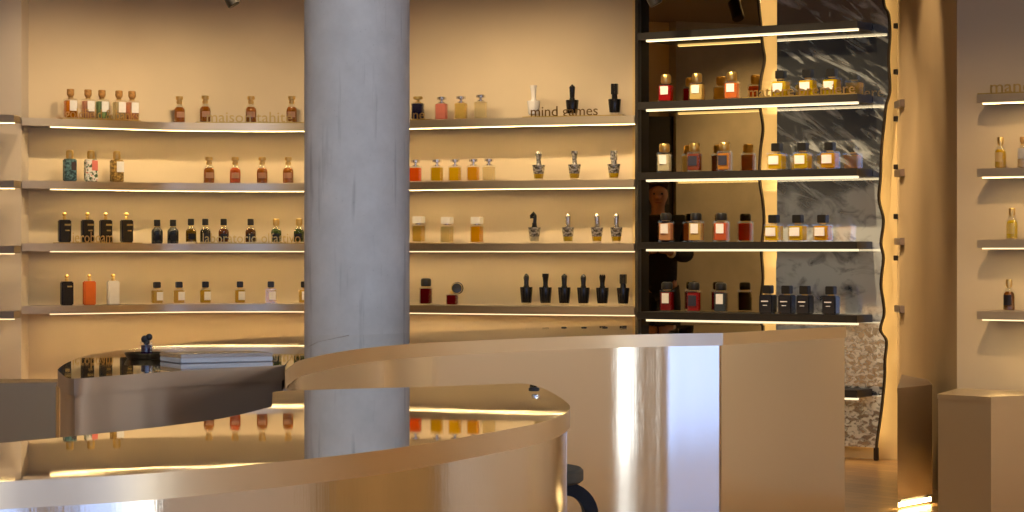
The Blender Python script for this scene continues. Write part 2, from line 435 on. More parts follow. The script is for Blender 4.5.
# stool
sd = 5.7
sx = wx(583.5, sd) - 0.175
t = thing('bar_stool', 'black bent-leg round stool showing beside the front counter tip', 'stool', (sx, sd, 0))
SEATZ = E - 217.5 / F * sd + 0.0
STB = principled('black_lacquered_wood', (0.010, 0.009, 0.008), 0.45, 0, spec=.25, noise=0.2, nscale=25)
mesh_obj('seat', lathe(bmesh.new(), [(0, SEATZ - .034), (.168, SEATZ - .034), (.175, SEATZ - .028), (.175, SEATZ - .006), (.169, SEATZ), (0, SEATZ + .0005)], 40), principled('dark_linoleum_seat', (0.045, 0.04, 0.03), 0.6, 0, noise=0.1), t, smooth=True)
for a in (8, 98, 188, 278):
    ca, sa = math.cos(math.radians(a)), math.sin(math.radians(a))
    prof = []
    zb = SEATZ - .034
    cxr, R_ = 0.128, 0.066
    prof.append((0.05, zb - .016)); prof.append((cxr, zb - .016))
    for k in range(1, 9):
        an = math.pi / 2 * (1 - k / 8)
        prof.append((cxr + R_ * math.cos(an), zb - .016 - R_ + R_ * math.sin(an)))
    prof.append((cxr + R_ + .008, 0.0))
    bm = bmesh.new(); rings = []
    for k, (r, z) in enumerate(prof):
        r0, z0 = prof[max(k - 1, 0)]; r1, z1 = prof[min(k + 1, len(prof) - 1)]
        tl = math.hypot(r1 - r0, z1 - z0); nx, nz = -(z1 - z0) / tl, (r1 - r0) / tl
        if k == len(prof) - 1: nx, nz = 1, 0
        ring = []
        for du, dv in ((-1, -1), (1, -1), (1, 1), (-1, 1)):
            rr, zz, w = r + nx * .016 * du, z + nz * .016 * du, .024 * dv
            ring.append(bm.verts.new((rr * ca - w * sa, rr * sa + w * ca, max(0, zz))))
        rings.append(ring)
    for q, w in zip(rings, rings[1:]):
        for j in range(4): bm.faces.new((q[j], q[(j + 1) % 4], w[(j + 1) % 4], w[j]))
    bm.faces.new(rings[0][::-1]); bm.faces.new(rings[-1])
    mesh_obj('leg', bm, STB, t, smooth=True, angle=40)

# ------------------------------------------------------------------ shelves
ZS = (1.929, 1.559, 1.189, 0.819); TH = 0.046
RANK = ('top', 'second', 'third', 'bottom')
def make_shelf(name, label, group, front, depth, z, th, mat, led, x0, x1, inset=0.012, cat='shelf', sw=0.012, sh=0.006, clip=False):
    c = front[len(front) // 2]
    t = thing(name, label, cat, (c.x, c.y, z), 0, group)
    fl = [p - c for p in front]
    bk = offset(front, depth)
    if clip: bk = clip22(bk)
    mesh_obj('shelf_board', ribbon(bmesh.new(), fl, [p - c for p in bk], -th, 0), mat, t, smooth=True, angle=30)
    a = offset(fl, inset)
    n = len(a); i0, i1 = int(n * x0), max(int(n * x1), int(n * x0) + 2)
    seg = a[i0:i1]
    st = ribbon(bmesh.new(), seg, offset(seg, sw), -th - sh, -th)
    st.normal_update(); bmesh.ops.recalc_face_normals(st, faces=st.faces)
    for f in st.faces: f.material_index = 1 if f.normal.z < -.5 else 0
    mesh_obj('light_strip', st, led, t)
    return t
for k in range(4):
    make_shelf('wall_shelf', 'long curved steel shelf on the back wall, %s of four passing behind the column' % RANK[k], 'curved steel shelves',
               FRONT, DEPTH - .002, ZS[k], TH, SHELFSTEEL, LED, 0.07, 1.0, clip=True)
# left neighbours
lf = [Vector((XL + .3, 13.83)), Vector((-3.1, 13.83)), Vector((wx(14, 13.83), 13.83))]
for k, z in enumerate((1.93, 1.552, 1.174, 0.797)):
    make_shelf('wall_shelf', 'short steel shelf end at the left picture edge, %s of four' % RANK[k], 'steel shelves at the left edge', lf, .185, z, .043, SHELFSTEEL, LED, 0, 1)
# right wall shelves
rw0 = 2.151
def rwp(X): return Vector((X, CORN.y - .66 * (X - CORN.x)))
RF = [rwp(rw0) + RN * .2 + RDIR * s for s in (0, .02, .3, .7)]
def rz_(y): return E - (y - HY) / 227.8
for k, y in enumerate((94.5, 168.6, 239.7, 311)):
    make_shelf('wall_shelf', 'pale steel shelf on the far right wall, %s of four' % RANK[k], 'steel shelves on the right wall', RF, .198, rz_(y), .036,
               PLINTHSTEEL, LED, 0.25, 1)
# stub shelves on the brown return
for k, y in enumerate((104, 173, 241.5, 309)):
    d = 12.9; x0, x1 = wx(890, d), None
    z = E - (y - HY) / F * d
    tt = (d - CORN.y) / (M1.y + .05 - CORN.y); xw = CORN.x + (M1.x - CORN.x) * tt
    x1 = xw + .003
    bm = box(bmesh.new(), wx(897, d), wx(912, d), d - .1, d + .1, z - .019, z + .019, .003)
    o = mesh_obj('shelf_stub', bm, DARKSTEEL)
    tag(o, 'dark shelf end showing behind the mirror edge, %s of four' % RANK[k], 'shelf', 'shelf ends behind the mirror')

# black shelves in front of the mirror
BLZ = (2.389, 1.993, 1.592, 1.196, 0.797, 0.392); BTH = 0.041
BN = ('topmost', 'second from top', 'third from top', 'fourth from top', 'fifth from top', 'lowest')
bl0 = mir(637, .2); bl1 = mir(872.5) + MN * .2
for k, z in enumerate(BLZ):
    n = 48
    fl = [bl0.lerp(bl1, q / n) for q in range(n + 1)]
    make_shelf('black_shelf', 'black metal shelf before the mirror, %s of six' % BN[k], 'black shelves', fl, .197, z, BTH, BLACKMETAL, LEDB, 0.06, 1.0, inset=.004, sw=.02, sh=.012)

# ------------------------------------------------------------------ mirror and rippled panel
def mirror_mat():
    m, nt, out = new_mat('bronze_mirror')
    g = N(nt, 'ShaderNodeBsdfGlossy'); g.inputs[0].default_value = (0.62, 0.48, 0.24, 1); g.inputs['Roughness'].default_value = 0.01
    nt.links.new(g.outputs[0], out.inputs[0])
    return m
def ripple_mat():
    m, nt, out = new_mat('rippled_print_under_glass')
    tc = N(nt, 'ShaderNodeTexCoord')
    sep = N(nt, 'ShaderNodeSeparateXYZ'); nt.links.new(tc.outputs['Object'], sep.inputs[0])
    def layer(scale, rot, stretch, dist, lo, hi, seed, gain=0.55, c0=(0.03, 0.036, 0.038, 1)):
        mp = N(nt, 'ShaderNodeMapping'); mp.vector_type = 'TEXTURE'; mp.inputs['Rotation'].default_value = (0, rot, 0); mp.inputs['Location'].default_value = (seed, 0, seed * .7)
        mp.inputs['Scale'].default_value = (1, 1, 1 / stretch)
        nt.links.new(tc.outputs['Object'], mp.inputs[0])
        nz = N(nt, 'ShaderNodeTexNoise'); nz.inputs['Scale'].default_value = scale; nz.inputs['Detail'].default_value = 5
        nz.inputs['Distortion'].default_value = dist; nz.inputs['Roughness'].default_value = gain
        nt.links.new(mp.outputs[0], nz.inputs['Vector'])
        r = N(nt, 'ShaderNodeValToRGB'); r.color_ramp.elements[0].position = lo; r.color_ramp.elements[1].position = hi
        r.color_ramp.elements[0].color = c0; r.color_ramp.elements[1].color = (0.92, 1.0, 1.0, 1)
        nt.links.new(nz.outputs[0], r.inputs[0])
        return r
    top_ = layer(3.2, 0.55, 4.5, 1.3, 0.48, 0.72, 3.1)
    mid_ = layer(7, 0.2, 1.5, 0.8, 0.30, 0.50, 1.3, c0=(0.12, 0.13, 0.14, 1))
    low_ = layer(26, 0.1, 1.5, 0.8, 0.41, 0.56, 5.0)
    def zmask(z0, z1):
        q = N(nt, 'ShaderNodeMapRange'); q.inputs['From Min'].default_value = z0; q.inputs['From Max'].default_value = z1
        w = N(nt, 'ShaderNodeTexNoise'); w.inputs['Scale'].default_value = 3.0
        nt.links.new(tc.outputs['Object'], w.inputs['Vector'])
        ad = N(nt, 'ShaderNodeMath', operation='MULTIPLY_ADD'); ad.inputs[1].default_value = 0.55
        nt.links.new(w.outputs[0], ad.inputs[0]); nt.links.new(sep.outputs['Z'], ad.inputs[2])
        nt.links.new(ad.outputs[0], q.inputs['Value'])
        return q
    m1 = N(nt, 'ShaderNodeMixRGB'); q1 = zmask(0.95, 1.10)
    nt.links.new(q1.outputs[0], m1.inputs[0]); nt.links.new(low_.outputs[0], m1.inputs[1]); nt.links.new(mid_.outputs[0], m1.inputs[2])
    m2 = N(nt, 'ShaderNodeMixRGB'); q2 = zmask(1.72, 1.80)
    nt.links.new(q2.outputs[0], m2.inputs[0]); nt.links.new(m1.outputs[0], m2.inputs[1]); nt.links.new(top_.outputs[0], m2.inputs[2])
    b = N(nt, 'ShaderNodeBsdfPrincipled'); b.inputs['Roughness'].default_value = 0.5
    nt.links.new(m2.outputs[0], b.inputs['Base Color'])
    g = N(nt, 'ShaderNodeBsdfGlossy'); g.inputs['Roughness'].default_value = 0.01; g.inputs[0].default_value = (0.9, 0.9, 0.9, 1)
    mx = N(nt, 'ShaderNodeMixShader'); mx.inputs[0].default_value = 0.52
    nt.links.new(b.outputs[0], mx.inputs[1]); nt.links.new(g.outputs[0], mx.inputs[2]); nt.links.new(mx.outputs[0], out.inputs[0])
    return m
EDGE = principled('dark_panel_edge', (0.03, 0.02, 0.012), 0.35, 0.3, noise=0.1)
def upx(px): return (mir(px) - MP).dot(MDIR)
def smooth_edge(keys, n=5):
    return catmull([Vector((upx(px), E - (py - HY) / F * mir(px).y)) for px, py in keys], n)
def panel(name, label, cat, left, right, mat, th=0.014, trim=0.011):
    """upright sheet in the mirror plane: left, right = lists of (u, z) from top to bottom"""
    t = thing(name, label, cat, (MP.x, MP.y, 0), math.atan2(MDIR.y, MDIR.x))
    def sheet(L, R, y0, y1, nm, mt):
        bm = bmesh.new()
        poly = [(p.x, p.y) for p in L[::-1]] + [(p.x, p.y) for p in R]
        a = [bm.verts.new((u, y0, z)) for u, z in poly]; b = [bm.verts.new((u, y1, z)) for u, z in poly]
        m_ = len(poly)
        for k in range(m_): bm.faces.new((a[k], a[(k + 1) % m_], b[(k + 1) % m_], b[k]))
        fs = [bm.faces.new(a[::-1]), bm.faces.new(b)]
        bm.normal_update()
        bmesh.ops.triangulate(bm, faces=fs, ngon_method='EAR_CLIP')
        return mesh_obj(nm, bm, mt, t)
    r_in = [Vector((p.x - trim, p.y)) for p in right]
    sheet(left, r_in, 0, th, 'panel_face', mat)
    sheet(r_in, right, -0.004, th, 'edge_trim', EDGE)
    return t
zt = CH - .02
e1 = [(760, -100), (758, -40), (759, 0), (761, 22), (763, 45), (765, 60), (761, 82), (760.5, 105), (763.5, 128), (761, 150), (760, 178), (763, 200), (764.5, 222), (762, 250), (763.5, 278), (761, 305), (763, 340), (760, 380), (762, 440)]
R1 = [p for p in smooth_edge(e1)]
for p in R1: p.y = min(max(p.y, 0.004), zt)
L1 = [Vector((upx(636.5), p.y)) for p in R1]
MIR = panel('wall_mirror', 'bronze tinted wall mirror with wavy right edge behind the black shelves', 'mirror', L1, R1, mirror_mat())
e2 = [(886, -100), (884, -50), (884, 0), (889, 14), (890.5, 35), (889, 60), (890.5, 90), (886.5, 106), (884.5, 125), (882, 150), (881, 178), (879.5, 200), (884, 220), (881.5, 243), (884, 258), (881.5, 284), (884, 303), (884.5, 315), (881, 330), (887, 341), (885.5, 360), (885, 381), (882, 410), (878, 438), (877, 448)]
R2 = smooth_edge(e2)
for p in R2: p.y = min(max(p.y, 0.07), zt)
L2 = [Vector((upx(777 if p.y > 1.1 else 776), p.y)) for p in R2]
PAN = panel('art_panel', 'tall rippled grey stone-look panel behind the black shelves, lit wall at both sides', 'panel', L2, R2, ripple_mat())
bm = bmesh.new(); u = R2[-1].x
box(bm, u - .022, u + .006, 0.0, .014, 0, 0.072, .003)
mesh_obj('panel_foot', bm, EDGE, PAN)
# amber lights fixed to the backs of both sheets
for par, us, nm in ((MIR, upx(757), 'back_light'), (PAN, upx(782), 'back_light'), (PAN, upx(873), 'back_light')):
    bm = bmesh.new(); box(bm, us - .008, us + .008, .016, .026, 0.1, zt - .1)
    mesh_obj(nm, bm, LEDY, par)
# small dark clips on the lit wall by the wavy edge
for k, y in enumerate((26, 72, 119, 167, 216.5, 258)):
    p = mir(893, -.06); z = E - (y - HY) / F * p.y
    bm = bmesh.new(); box(bm, upx(889.5), upx(893.5), .05, .103, z - .014, z + .014, .002)
    o = mesh_obj('mirror_clip', bm, EDGE); o.location = (MP.x, MP.y, 0); o.rotation_euler = (0, 0, math.atan2(MDIR.y, MDIR.x))
    tag(o, 'small dark clip on the lit ochre wall, %s of six' % BN[k], 'clip', 'clips by the wavy panel edge')

# ------------------------------------------------------------------ plinths
def plinth(name, label, poly, h, mat, led=None):
    c = sum(poly, Vector((0, 0))) / len(poly)
    t = thing(name, label, 'plinth', (c.x, c.y, 0))
    q = [p - c for p in poly]
    mesh_obj('plinth_body', prism(bmesh.new(), [p * .985 for p in q], 0.045 if led else 0, h - .02), mat, t)
    mesh_obj('plinth_top', prism(bmesh.new(), q, h - .02, h), mat, t)
    if led:
        mesh_obj('recessed_base', prism(bmesh.new(), [p * .8 for p in q], 0, .045), BLACKMETAL, t)
        a, b = q[0] * .93, q[1] * .93
        mesh_obj('light_strip', ribbon(bmesh.new(), [a, b], [a * .97, b * .97], .012, .03), LED[1], t)
    return t
plinth('display_plinth', 'faceted pale steel plinth under the shelves in the far right corner',
       [Vector(v) for v in ((1.83, 10.33), (2.02, 10.12), (2.2, 10.24), (2.40, 10.47), (1.99, 10.74))], .53, PLINTHSTEEL)
plinth('display_plinth', 'dark steel plinth lit at its base beside the lit mirror wall',
       [Vector(v) * .982 for v in ((1.73, 10.78), (1.937, 11.06), (1.99, 11.5), (1.94, 11.95))], .541, DARKSTEEL, led=True)
plinth('display_plinth', 'low tan steel plinth at left picture edge behind the bronze counter',
       [Vector(v) for v in ((-2.72, 11.1), (wx(57, 11.25), 11.25), (wx(57, 11.25) - .04, 11.55), (-2.72, 11.5))], .53, steel('bronzed_plinth', (0.42, 0.32, 0.20), 0.5, 0.3, streak=0.04))

# added oak cabinet, out of view, supplying the warm band in the steel
OAK = principled('oak_veneer', (0.50, 0.32, 0.13), 0.45, 0, noise=0.2, nscale=5)
t = thing('added_cabinet', 'added oak cabinet out of view, warming the reflection in the front counter', 'cabinet', (2.75, 5.15, 0))
mesh_obj('carcass', box(bmesh.new(), -.33, .35, -.85, .85, .08, 2.15, .01), OAK, t)
mesh_obj('base', box(bmesh.new(), -.30, .33, -.82, .82, 0, .08), BLACKMETAL, t)
for y in (-.845, .005):
    dr_ = mesh_obj('door', box(bmesh.new(), -.352, -.331, y, y + .84, .1, 2.13, .004), OAK, t)
    mesh_obj('handle', box(bmesh.new(), -.375, -.353, y + (.78 if y < 0 else .04), y + (.80 if y < 0 else .06), .9, 1.2, .004), BRASS, dr_)
# ------------------------------------------------------------------ perfume bottles
GLS = glass()
def rbox(w, d, z0, z1, bev=.004): return box(bmesh.new(), -w / 2, w / 2, -d / 2, d / 2, z0, z1, min(bev, w * .3, (z1 - z0) * .3))
def bottle(loc, rz, s, label, group, kind, bw, bh, ch, cw, col, clear=.5, cap='black', lab=None, opaque=False, dep=None, fill=.9, cup='perfume_bottle'):
    """bw,bh body size, ch,cw cap size in photo pixels at scale s (pixels per metre)"""
    w, h, hc, wc = bw / s, bh / s, ch / s, cw / s
    d = w * (dep or .62)
    t = thing(cup, label, 'perfume bottle', loc, rz, group)
    capm = {'black': BLACKCAP, 'gold': GOLD, 'wood': WOODCAP, 'white': WHITECAP, 'silver': SILVER, 'brass': BRASS}[cap] if isinstance(cap, str) else cap
    neck = min(.006, hc * .25) if kind != 'dome' else .002
    if kind in ('box', 'flat', 'stopper', 'dome'):
        if opaque: mesh_obj('body', rbox(w, d, 0, h, .006), col if not isinstance(col, tuple) else paint(col, .22, coat=.5), t, smooth=True)
        else:
            mesh_obj('glass_body', rbox(w, d, 0, h, .005), GLS, t, smooth=True)
            mesh_obj('perfume', rbox(w * .86, d * .8, h * .07, h * fill, .003), juice(col, clear), t)
        fy = -d / 2
    else:   # round shouldered
        r = w / 2
        prof = [(r * .93, 0), (r, h * .06), (r, h * .72), (r * .92, h * .83), (r * .6, h * .94), (r * .5, h)]
        if opaque: mesh_obj('body', lathe(bmesh.new(), prof, 20), col if not isinstance(col, tuple) else paint(col, .2, coat=.5), t, smooth=True, angle=50)
        else:
            mesh_obj('glass_body', lathe(bmesh.new(), prof, 20), GLS, t, smooth=True, angle=50)
            mesh_obj('perfume', lathe(bmesh.new(), [(q * .9, max(z * fill, h * .05)) for q, z in prof[:5]], 20), juice(col, clear), t, smooth=True, angle=50)
        fy = -r
    # neck and cap
    mesh_obj('neck', lathe(bmesh.new(), [(wc * .36, h - .001), (wc * .36, h + neck)], 14), SILVER if cap in ('silver', 'white') else GOLD, t, smooth=True)
    z0, z1 = h + neck, h + hc
    r = wc / 2
    if kind == 'flat':       # broad flat disc on a thin stem
        mesh_obj('cap', lathe(bmesh.new(), [(r * .3, z0), (r * .3, z0 + (z1 - z0) * .4), (r, z0 + (z1 - z0) * .5), (r, z1 - .001), (r * .9, z1)], 20), capm, t, smooth=True)
    elif kind == 'stopper':  # small ball stopper on a collar
        hm = z1 - z0
        mesh_obj('cap', lathe(bmesh.new(), [(r * .75, z0), (r * .75, z0 + hm * .25), (r * .5, z0 + hm * .4), (r * .9, z0 + hm * .6), (r, z0 + hm * .75), (r * .7, z0 + hm * .95), (0, z1)], 16), capm, t, smooth=True)
    elif kind == 'dome':
        hm = z1 - z0
        mesh_obj('cap', lathe(bmesh.new(), [(r * .92, z0), (r, z0 + hm * .15), (r, z0 + hm * .72), (r * .88, z0 + hm * .92), (r * .6, z1), (0, z1)], 20), capm, t, smooth=True)
    elif kind == 'dropper':  # split gold collar cap
        hm = z1 - z0
        mesh_obj('cap', lathe(bmesh.new(), [(r * .8, z0), (r * .8, z0 + hm * .25), (r * .62, z0 + hm * .3), (r * .62, z0 + hm * .45), (r, z0 + hm * .5), (r, z1 - .002), (r * .85, z1)], 18), capm, t, smooth=True)
    elif cap == 'wood':
        mesh_obj('cap', lathe(bmesh.new(), [(r * .45, z0 - .002), (r * .95, z0 + (z1 - z0) * .3), (r, z0 + (z1 - z0) * .4), (r, z1 - .003), (r * .88, z1)], 18), capm, t, smooth=True)
    else:
        bmc = lathe(bmesh.new(), [(r * .97, z0), (r, z0 + .003), (r, z1 - .003), (r * .92, z1)], 18) if kind == 'round' or kind == 'tall' else box(bmesh.new(), -r, r, -r * .9, r * .9, z0, z1, .003)
        mesh_obj('cap', bmc, capm, t, smooth=True)
    if lab:
        for (lx0, lx1, lz0, lz1, lm) in lab:
            if kind in ('round', 'dropper', 'tall'):
                bm = bmesh.new(); R = w / 2 + .0012; a0, a1 = (lx0 - .5) * 2.2, (lx1 - .5) * 2.2
                vs = [[bm.verts.new((R * math.sin(a0 + (a1 - a0) * k / 6), -R * math.cos(a0 + (a1 - a0) * k / 6), h * z)) for k in range(7)] for z in (lz0, lz1)]
                for k in range(6): bm.faces.new((vs[0][k], vs[0][k + 1], vs[1][k + 1], vs[1][k]))
                geom = bmesh.ops.solidify(bm, geom=bm.faces[:], thickness=-.0008)
                mesh_obj('label', bm, lm, t, smooth=True)
            else:
                mesh_obj('label', box(bmesh.new(), (lx0 - .5) * w, (lx1 - .5) * w, fy - .0012, fy + .0002, h * lz0, h * lz1), lm, t)
    return t

WLAB = [(.22, .78, .40, .86, PAPER)]
def darklab(c): return [(.22, .78, .35, .82, paint(c, .5))]
def shelf_spot(px, z):
    p, tg = on_line(BOT, px)
    return (p.x, p.y, z + .0004), math.atan2(tg.y, tg.x), F / p.y
ORD = ('first', 'second', 'third', 'fourth', 'fifth', 'sixth', 'seventh', 'eighth')

# --- left of the column, top shelf: oak capped bottles
PL = ('first', 'second', 'third', 'fourth', 'fifth')
for k, (px, col, nm) in enumerate(((70.5, (.85, .42, .12), 'amber'), (88, (.88, .55, .45), 'pink'), (102, (.35, .50, .33), 'green'), (119, (.85, .75, .55), 'clear'), (132, (.88, .50, .36), 'rosy'))):
    loc, rz, s = shelf_spot(px, ZS[0])
    bottle((loc[0], loc[1], loc[2] + .006), rz, s, '%s glass bottle with wooden cap, %s of five at the left end of top shelf' % (nm, PL[k]), 'oak capped bottles', 'box', 12.6, 20, 9.5, 7.4, col, .62, 'wood',
           [(.30, .92, .38, .9, PAPER)], dep=.7)
# amber apothecary bottles, first and second shelf
for sh, xs in ((0, (179.4, 205.2, 251, 291.7)), (1, (209, 235.2, 262.2, 288.2))):
    for k, px in enumerate(xs):
        loc, rz, s = shelf_spot(px, ZS[sh])
        col = (.45, .19, .03) if not (sh == 1 and k == 1) else (.66, .19, .04)
        bottle((loc[0], loc[1], loc[2] + (.006 if sh == 0 and k else 0)), rz, s, '%s round bottle, gold cap, %s of four, %s shelf left of the column' % ('amber' if not (sh == 1 and k == 1) else 'reddest amber', ORD[k], RANK[sh]),
               'amber round bottles', 'dropper', 11.6, 18.6, 8, 7.2, col, .45, 'gold', [(.2, .85, .28, .58, paint((.62, .36, .22), .6))])
# second shelf left: printed bottles
def floral():
    m, nt, out = new_mat('floral_print'); b = N(nt, 'ShaderNodeBsdfPrincipled'); b.inputs['Roughness'].default_value = .3
    tc = N(nt, 'ShaderNodeTexCoord'); v = N(nt, 'ShaderNodeTexNoise'); v.inputs['Scale'].default_value = 48; v.inputs['Distortion'].default_value = 1.2
    nt.links.new(tc.outputs['Object'], v.inputs['Vector'])
    r = N(nt, 'ShaderNodeValToRGB'); r.color_ramp.interpolation = 'CONSTANT'
    r.color_ramp.elements[0].color = (.07, .12, .05, 1); r.color_ramp.elements[1].position = .46; r.color_ramp.elements[1].color = (.85, .82, .74, 1)
    e = r.color_ramp.elements.new(.66); e.color = (.75, .2, .12, 1)
    nt.links.new(v.outputs[0], r.inputs[0]); nt.links.new(r.outputs[0], b.inputs['Base Color']); nt.links.new(b.outputs[0], out.inputs[0]); return m
def swirl(name, c0, c1):
    m, nt, out = new_mat(name); b = N(nt, 'ShaderNodeBsdfPrincipled'); b.inputs['Roughness'].default_value = .3
    tc = N(nt, 'ShaderNodeTexCoord'); v = N(nt, 'ShaderNodeTexNoise'); v.inputs['Scale'].default_value = 40; v.inputs['Distortion'].default_value = 2
    nt.links.new(tc.outputs['Object'], v.inputs['Vector'])
    r = N(nt, 'ShaderNodeValToRGB'); r.color_ramp.elements[0].position = .42; r.color_ramp.elements[1].position = .58
    r.color_ramp.elements[0].color = c4(c0); r.color_ramp.elements[1].color = c4(c1)
    nt.links.new(v.outputs[0], r.inputs[0]); nt.links.new(r.outputs[0], b.inputs['Base Color']); nt.links.new(b.outputs[0], out.inputs[0]); return m
for px, mt, lb, lab in ((69.8, swirl('teal_print', (.02, .05, .06), (.12, .24, .26)), 'dark teal patterned bottle with gold cap, leftmost on the second shelf', [(.52, .92, .5, .86, paint((.06, .04, .04)))]),
                        (91, floral(), 'white floral bottle with red label and gold cap on the second shelf', [(.45, .95, .5, .95, paint((.75, .2, .15)))]),
                        (116.8, swirl('gold_print', (.16, .09, .02), (.48, .30, .08)), 'gold and brown printed bottle with white label on the second shelf', [(.35, .98, .45, .92, PAPER)])):
    loc, rz, s = shelf_spot(px, ZS[1])
    bottle(loc, rz, s, lb, 'printed bottles', 'dome', 12.6, 22.5, 9, 7.6, mt, cap='gold', lab=lab, opaque=True, dep=.6)
# third shelf: black bottles with gold stopper
for k, px in enumerate((64.5, 87.4, 105.7, 126.5)):
    loc, rz, s = shelf_spot(px, ZS[2])
    bottle((loc[0], loc[1], loc[2] + (.006)), rz, s, 'black flat bottle, gold stopper, %s of four on the third shelf' % ORD[k], 'black stopper bottles', 'stopper', 12.8, 22.6, 7.5, 4.6,
           (.012, .010, .008), cap='gold', lab=[(.42, .92, .74, .82, BRASS), (.48, .82, .5, .56, BRASS)], opaque=True, dep=.45)
# third shelf: round bottles with black caps
lab8 = ((157.1, (.015, .02, .03), 'black', True), (173, (.015, .02, .03), 'black', True), (191, (.20, .12, .03), 'black', False), (205.4, (.03, .03, .025), 'black', False), (223.7, (.16, .05, .015), 'black', False), (250.7, (.12, .05, .02), 'black', False), (276.2, (.05, .08, .015), 'gold', False), (299, (.05, .08, .015), 'gold', False))
nm8 = ('dark navy bottle, black cap, leftmost of eight round bottles on third shelf', 'dark navy bottle, black cap, second of eight round bottles on third shelf',
       'brown glass bottle, black cap, third of eight round bottles on third shelf', 'black glass bottle, black cap, fourth of eight round bottles on third shelf',
       'reddish brown bottle, black cap, fifth of eight round bottles on third shelf', 'dark brown bottle, black cap, sixth of eight round bottles on third shelf',
       'dark green bottle, gold cap, seventh of eight round bottles on third shelf', 'dark green gold-capped bottle touching the column edge on the third shelf')
for (px, col, cap, op), lb in zip(lab8, nm8):
    loc, rz, s = shelf_spot(px, ZS[2])
    bottle((loc[0], loc[1], loc[2] + (.006 if px > 180 else 0)), rz, s, lb, 'round dark bottles', 'round', 11.4, 16.4, 7.4, 6.4, col, .25, cap, [(.2, .8, .22, .55, paint((.02, .02, .025)))], opaque=op)
# bottom shelf left
for px, col, lb in ((66.8, (.012, .010, .01), 'black flat bottle with gold stopper, leftmost on the bottom shelf'), (89.3, (.80, .17, .03), 'orange flat bottle with gold stopper on the bottom shelf'), (113, (.86, .80, .72), 'white flat bottle with gold stopper on the bottom shelf')):
    loc, rz, s = shelf_spot(px, ZS[3])
    bottle(loc, rz, s, lb, 'stopper bottles on the bottom shelf', 'stopper', 12.6, 24, 7, 4.6, col, cap='gold', lab=[(.45, .85, .76, .82, BRASS)] if col[0] < .1 else None, opaque=True, dep=.45)
for k, px in enumerate((157, 179, 205.4, 240, 271, 304.5)):
    loc, rz, s = shelf_spot(px, ZS[3])
    lb = 'square yellow bottle, black cap, %s from left on bottom shelf left of the column' % ORD[k] if k < 5 else 'square yellow black-capped bottle half hidden by the column on bottom shelf'
    bottle(loc, rz, s, lb, 'square yellow bottles', 'box', 11, 15.2, 7, 6.4, (.86, .62, .18), .6, 'black', [(.36, .96, .25, .8, PAPER)], dep=.75)

# --- right of the column
for px, col, cap, lb, cl in ((418, (.012, .015, .05), 'brass', 'navy blue bottle with flat gold disc cap on the top shelf', .15), (441.6, (.95, .42, .36), 'silver', 'coral pink bottle with flat silver cap on the top shelf', .3),
                             (461, (.93, .74, .36), 'silver', 'pale yellow bottle with flat silver cap, beside the coral one', .7), (480.7, (.95, .86, .66), 'silver', 'almost clear bottle with flat silver cap, right of the pale yellow one', .8)):
    loc, rz, s = shelf_spot(px, ZS[0])
    bottle((loc[0], loc[1], loc[2] + (.006 if px < 430 else 0)), rz, s, lb, 'flat capped bottles on the top shelf', 'flat', 12.8, 17 if px < 470 else 18, 6.2, 9.5, col, cl, cap, dep=.55, fill=.96)
for px, col, lb, cl in ((415.5, (.85, .26, .05), 'orange bottle with flat silver cap touching the column, second shelf', .4), (437, (.72, .52, .06), 'olive yellow bottle with flat silver cap, second shelf beside the orange one', .4), (455, (.92, .62, .04), 'bright yellow bottle with flat silver cap on the second shelf', .4),
                        (473.4, (.88, .55, .12), 'honey coloured bottle with flat silver cap on the second shelf', .55), (489, (.95, .86, .64), 'clear bottle with flat silver cap, right end of second-shelf row', .85)):
    loc, rz, s = shelf_spot(px, ZS[1])
    bottle(loc, rz, s, lb, 'flat capped bottles on the second shelf', 'flat', 12.6, 16, 6.2, 9, col, cl, 'silver', dep=.55, fill=.9)
for px, col, lb, cl in ((418.8, (.80, .62, .22), 'pale yellow bottle with white cap, nearest the column on the third shelf', .6), (447.2, (.88, .74, .45), 'cream bottle with white cap, middle of three on the third shelf', .65), (477, (.95, .55, .06), 'deep yellow bottle with white cap on the third shelf', .45)):
    loc, rz, s = shelf_spot(px, ZS[2])
    bottle((loc[0], loc[1], loc[2] + (.004 if px < 430 else 0)), rz, s, lb, 'white capped bottles', 'box', 11.6, 18.5, 8, 10.2, col, cl, 'white', dep=.85, fill=.92)
loc, rz, s = shelf_spot(426, ZS[3])
bottle(loc, rz, s, 'dark red bottle with rounded black cap on the bottom shelf right of the column', None, 'dome', 12, 18.2, 8.6, 10.6, (.16, .012, .012), .3, 'black', dep=.6)
loc, rz, s = shelf_spot(452.3, ZS[3])
t = bottle(loc, rz, s, 'small red bottle with a black disc cap tipped open on the bottom shelf', None, 'box', 11.6, 11.2, 3, 4, (.22, .015, .012), .3, 'gold', dep=.6)
R = 6.2 / s
bm = lathe(bmesh.new(), [(R * .8, -.006), (R, -.003), (R, .003), (R * .8, .006)], 24)
bmesh.ops.rotate(bm, verts=bm.verts, matrix=Matrix.Rotation(math.radians(78), 3, 'X') @ Matrix.Identity(3)); bmesh.ops.rotate(bm, verts=bm.verts, matrix=Matrix.Rotation(math.radians(24), 3, 'Z'))
bmesh.ops.translate(bm, verts=bm.verts, vec=(5.6 / s, 0, 17 / s)); mesh_obj('disc_cap', bm, BLACKCAP, t, smooth=True)
bm = bmesh.new(); rr = bmesh.ops.create_circle  # gold rim round the disc
pts = [Vector((R * .86 * math.cos(a), 0, R * .86 * math.sin(a))) for a in [2 * math.pi * k / 24 for k in range(25)]]
rot = Matrix.Rotation(math.radians(24), 3, 'Z') @ Matrix.Rotation(math.radians(-12), 3, 'X')
tube(bm, [rot @ p + Vector((5.6 / s, -.0065, 17 / s)) for p in pts], .0016, 6); mesh_obj('disc_rim', bm, GOLD, t, smooth=True)

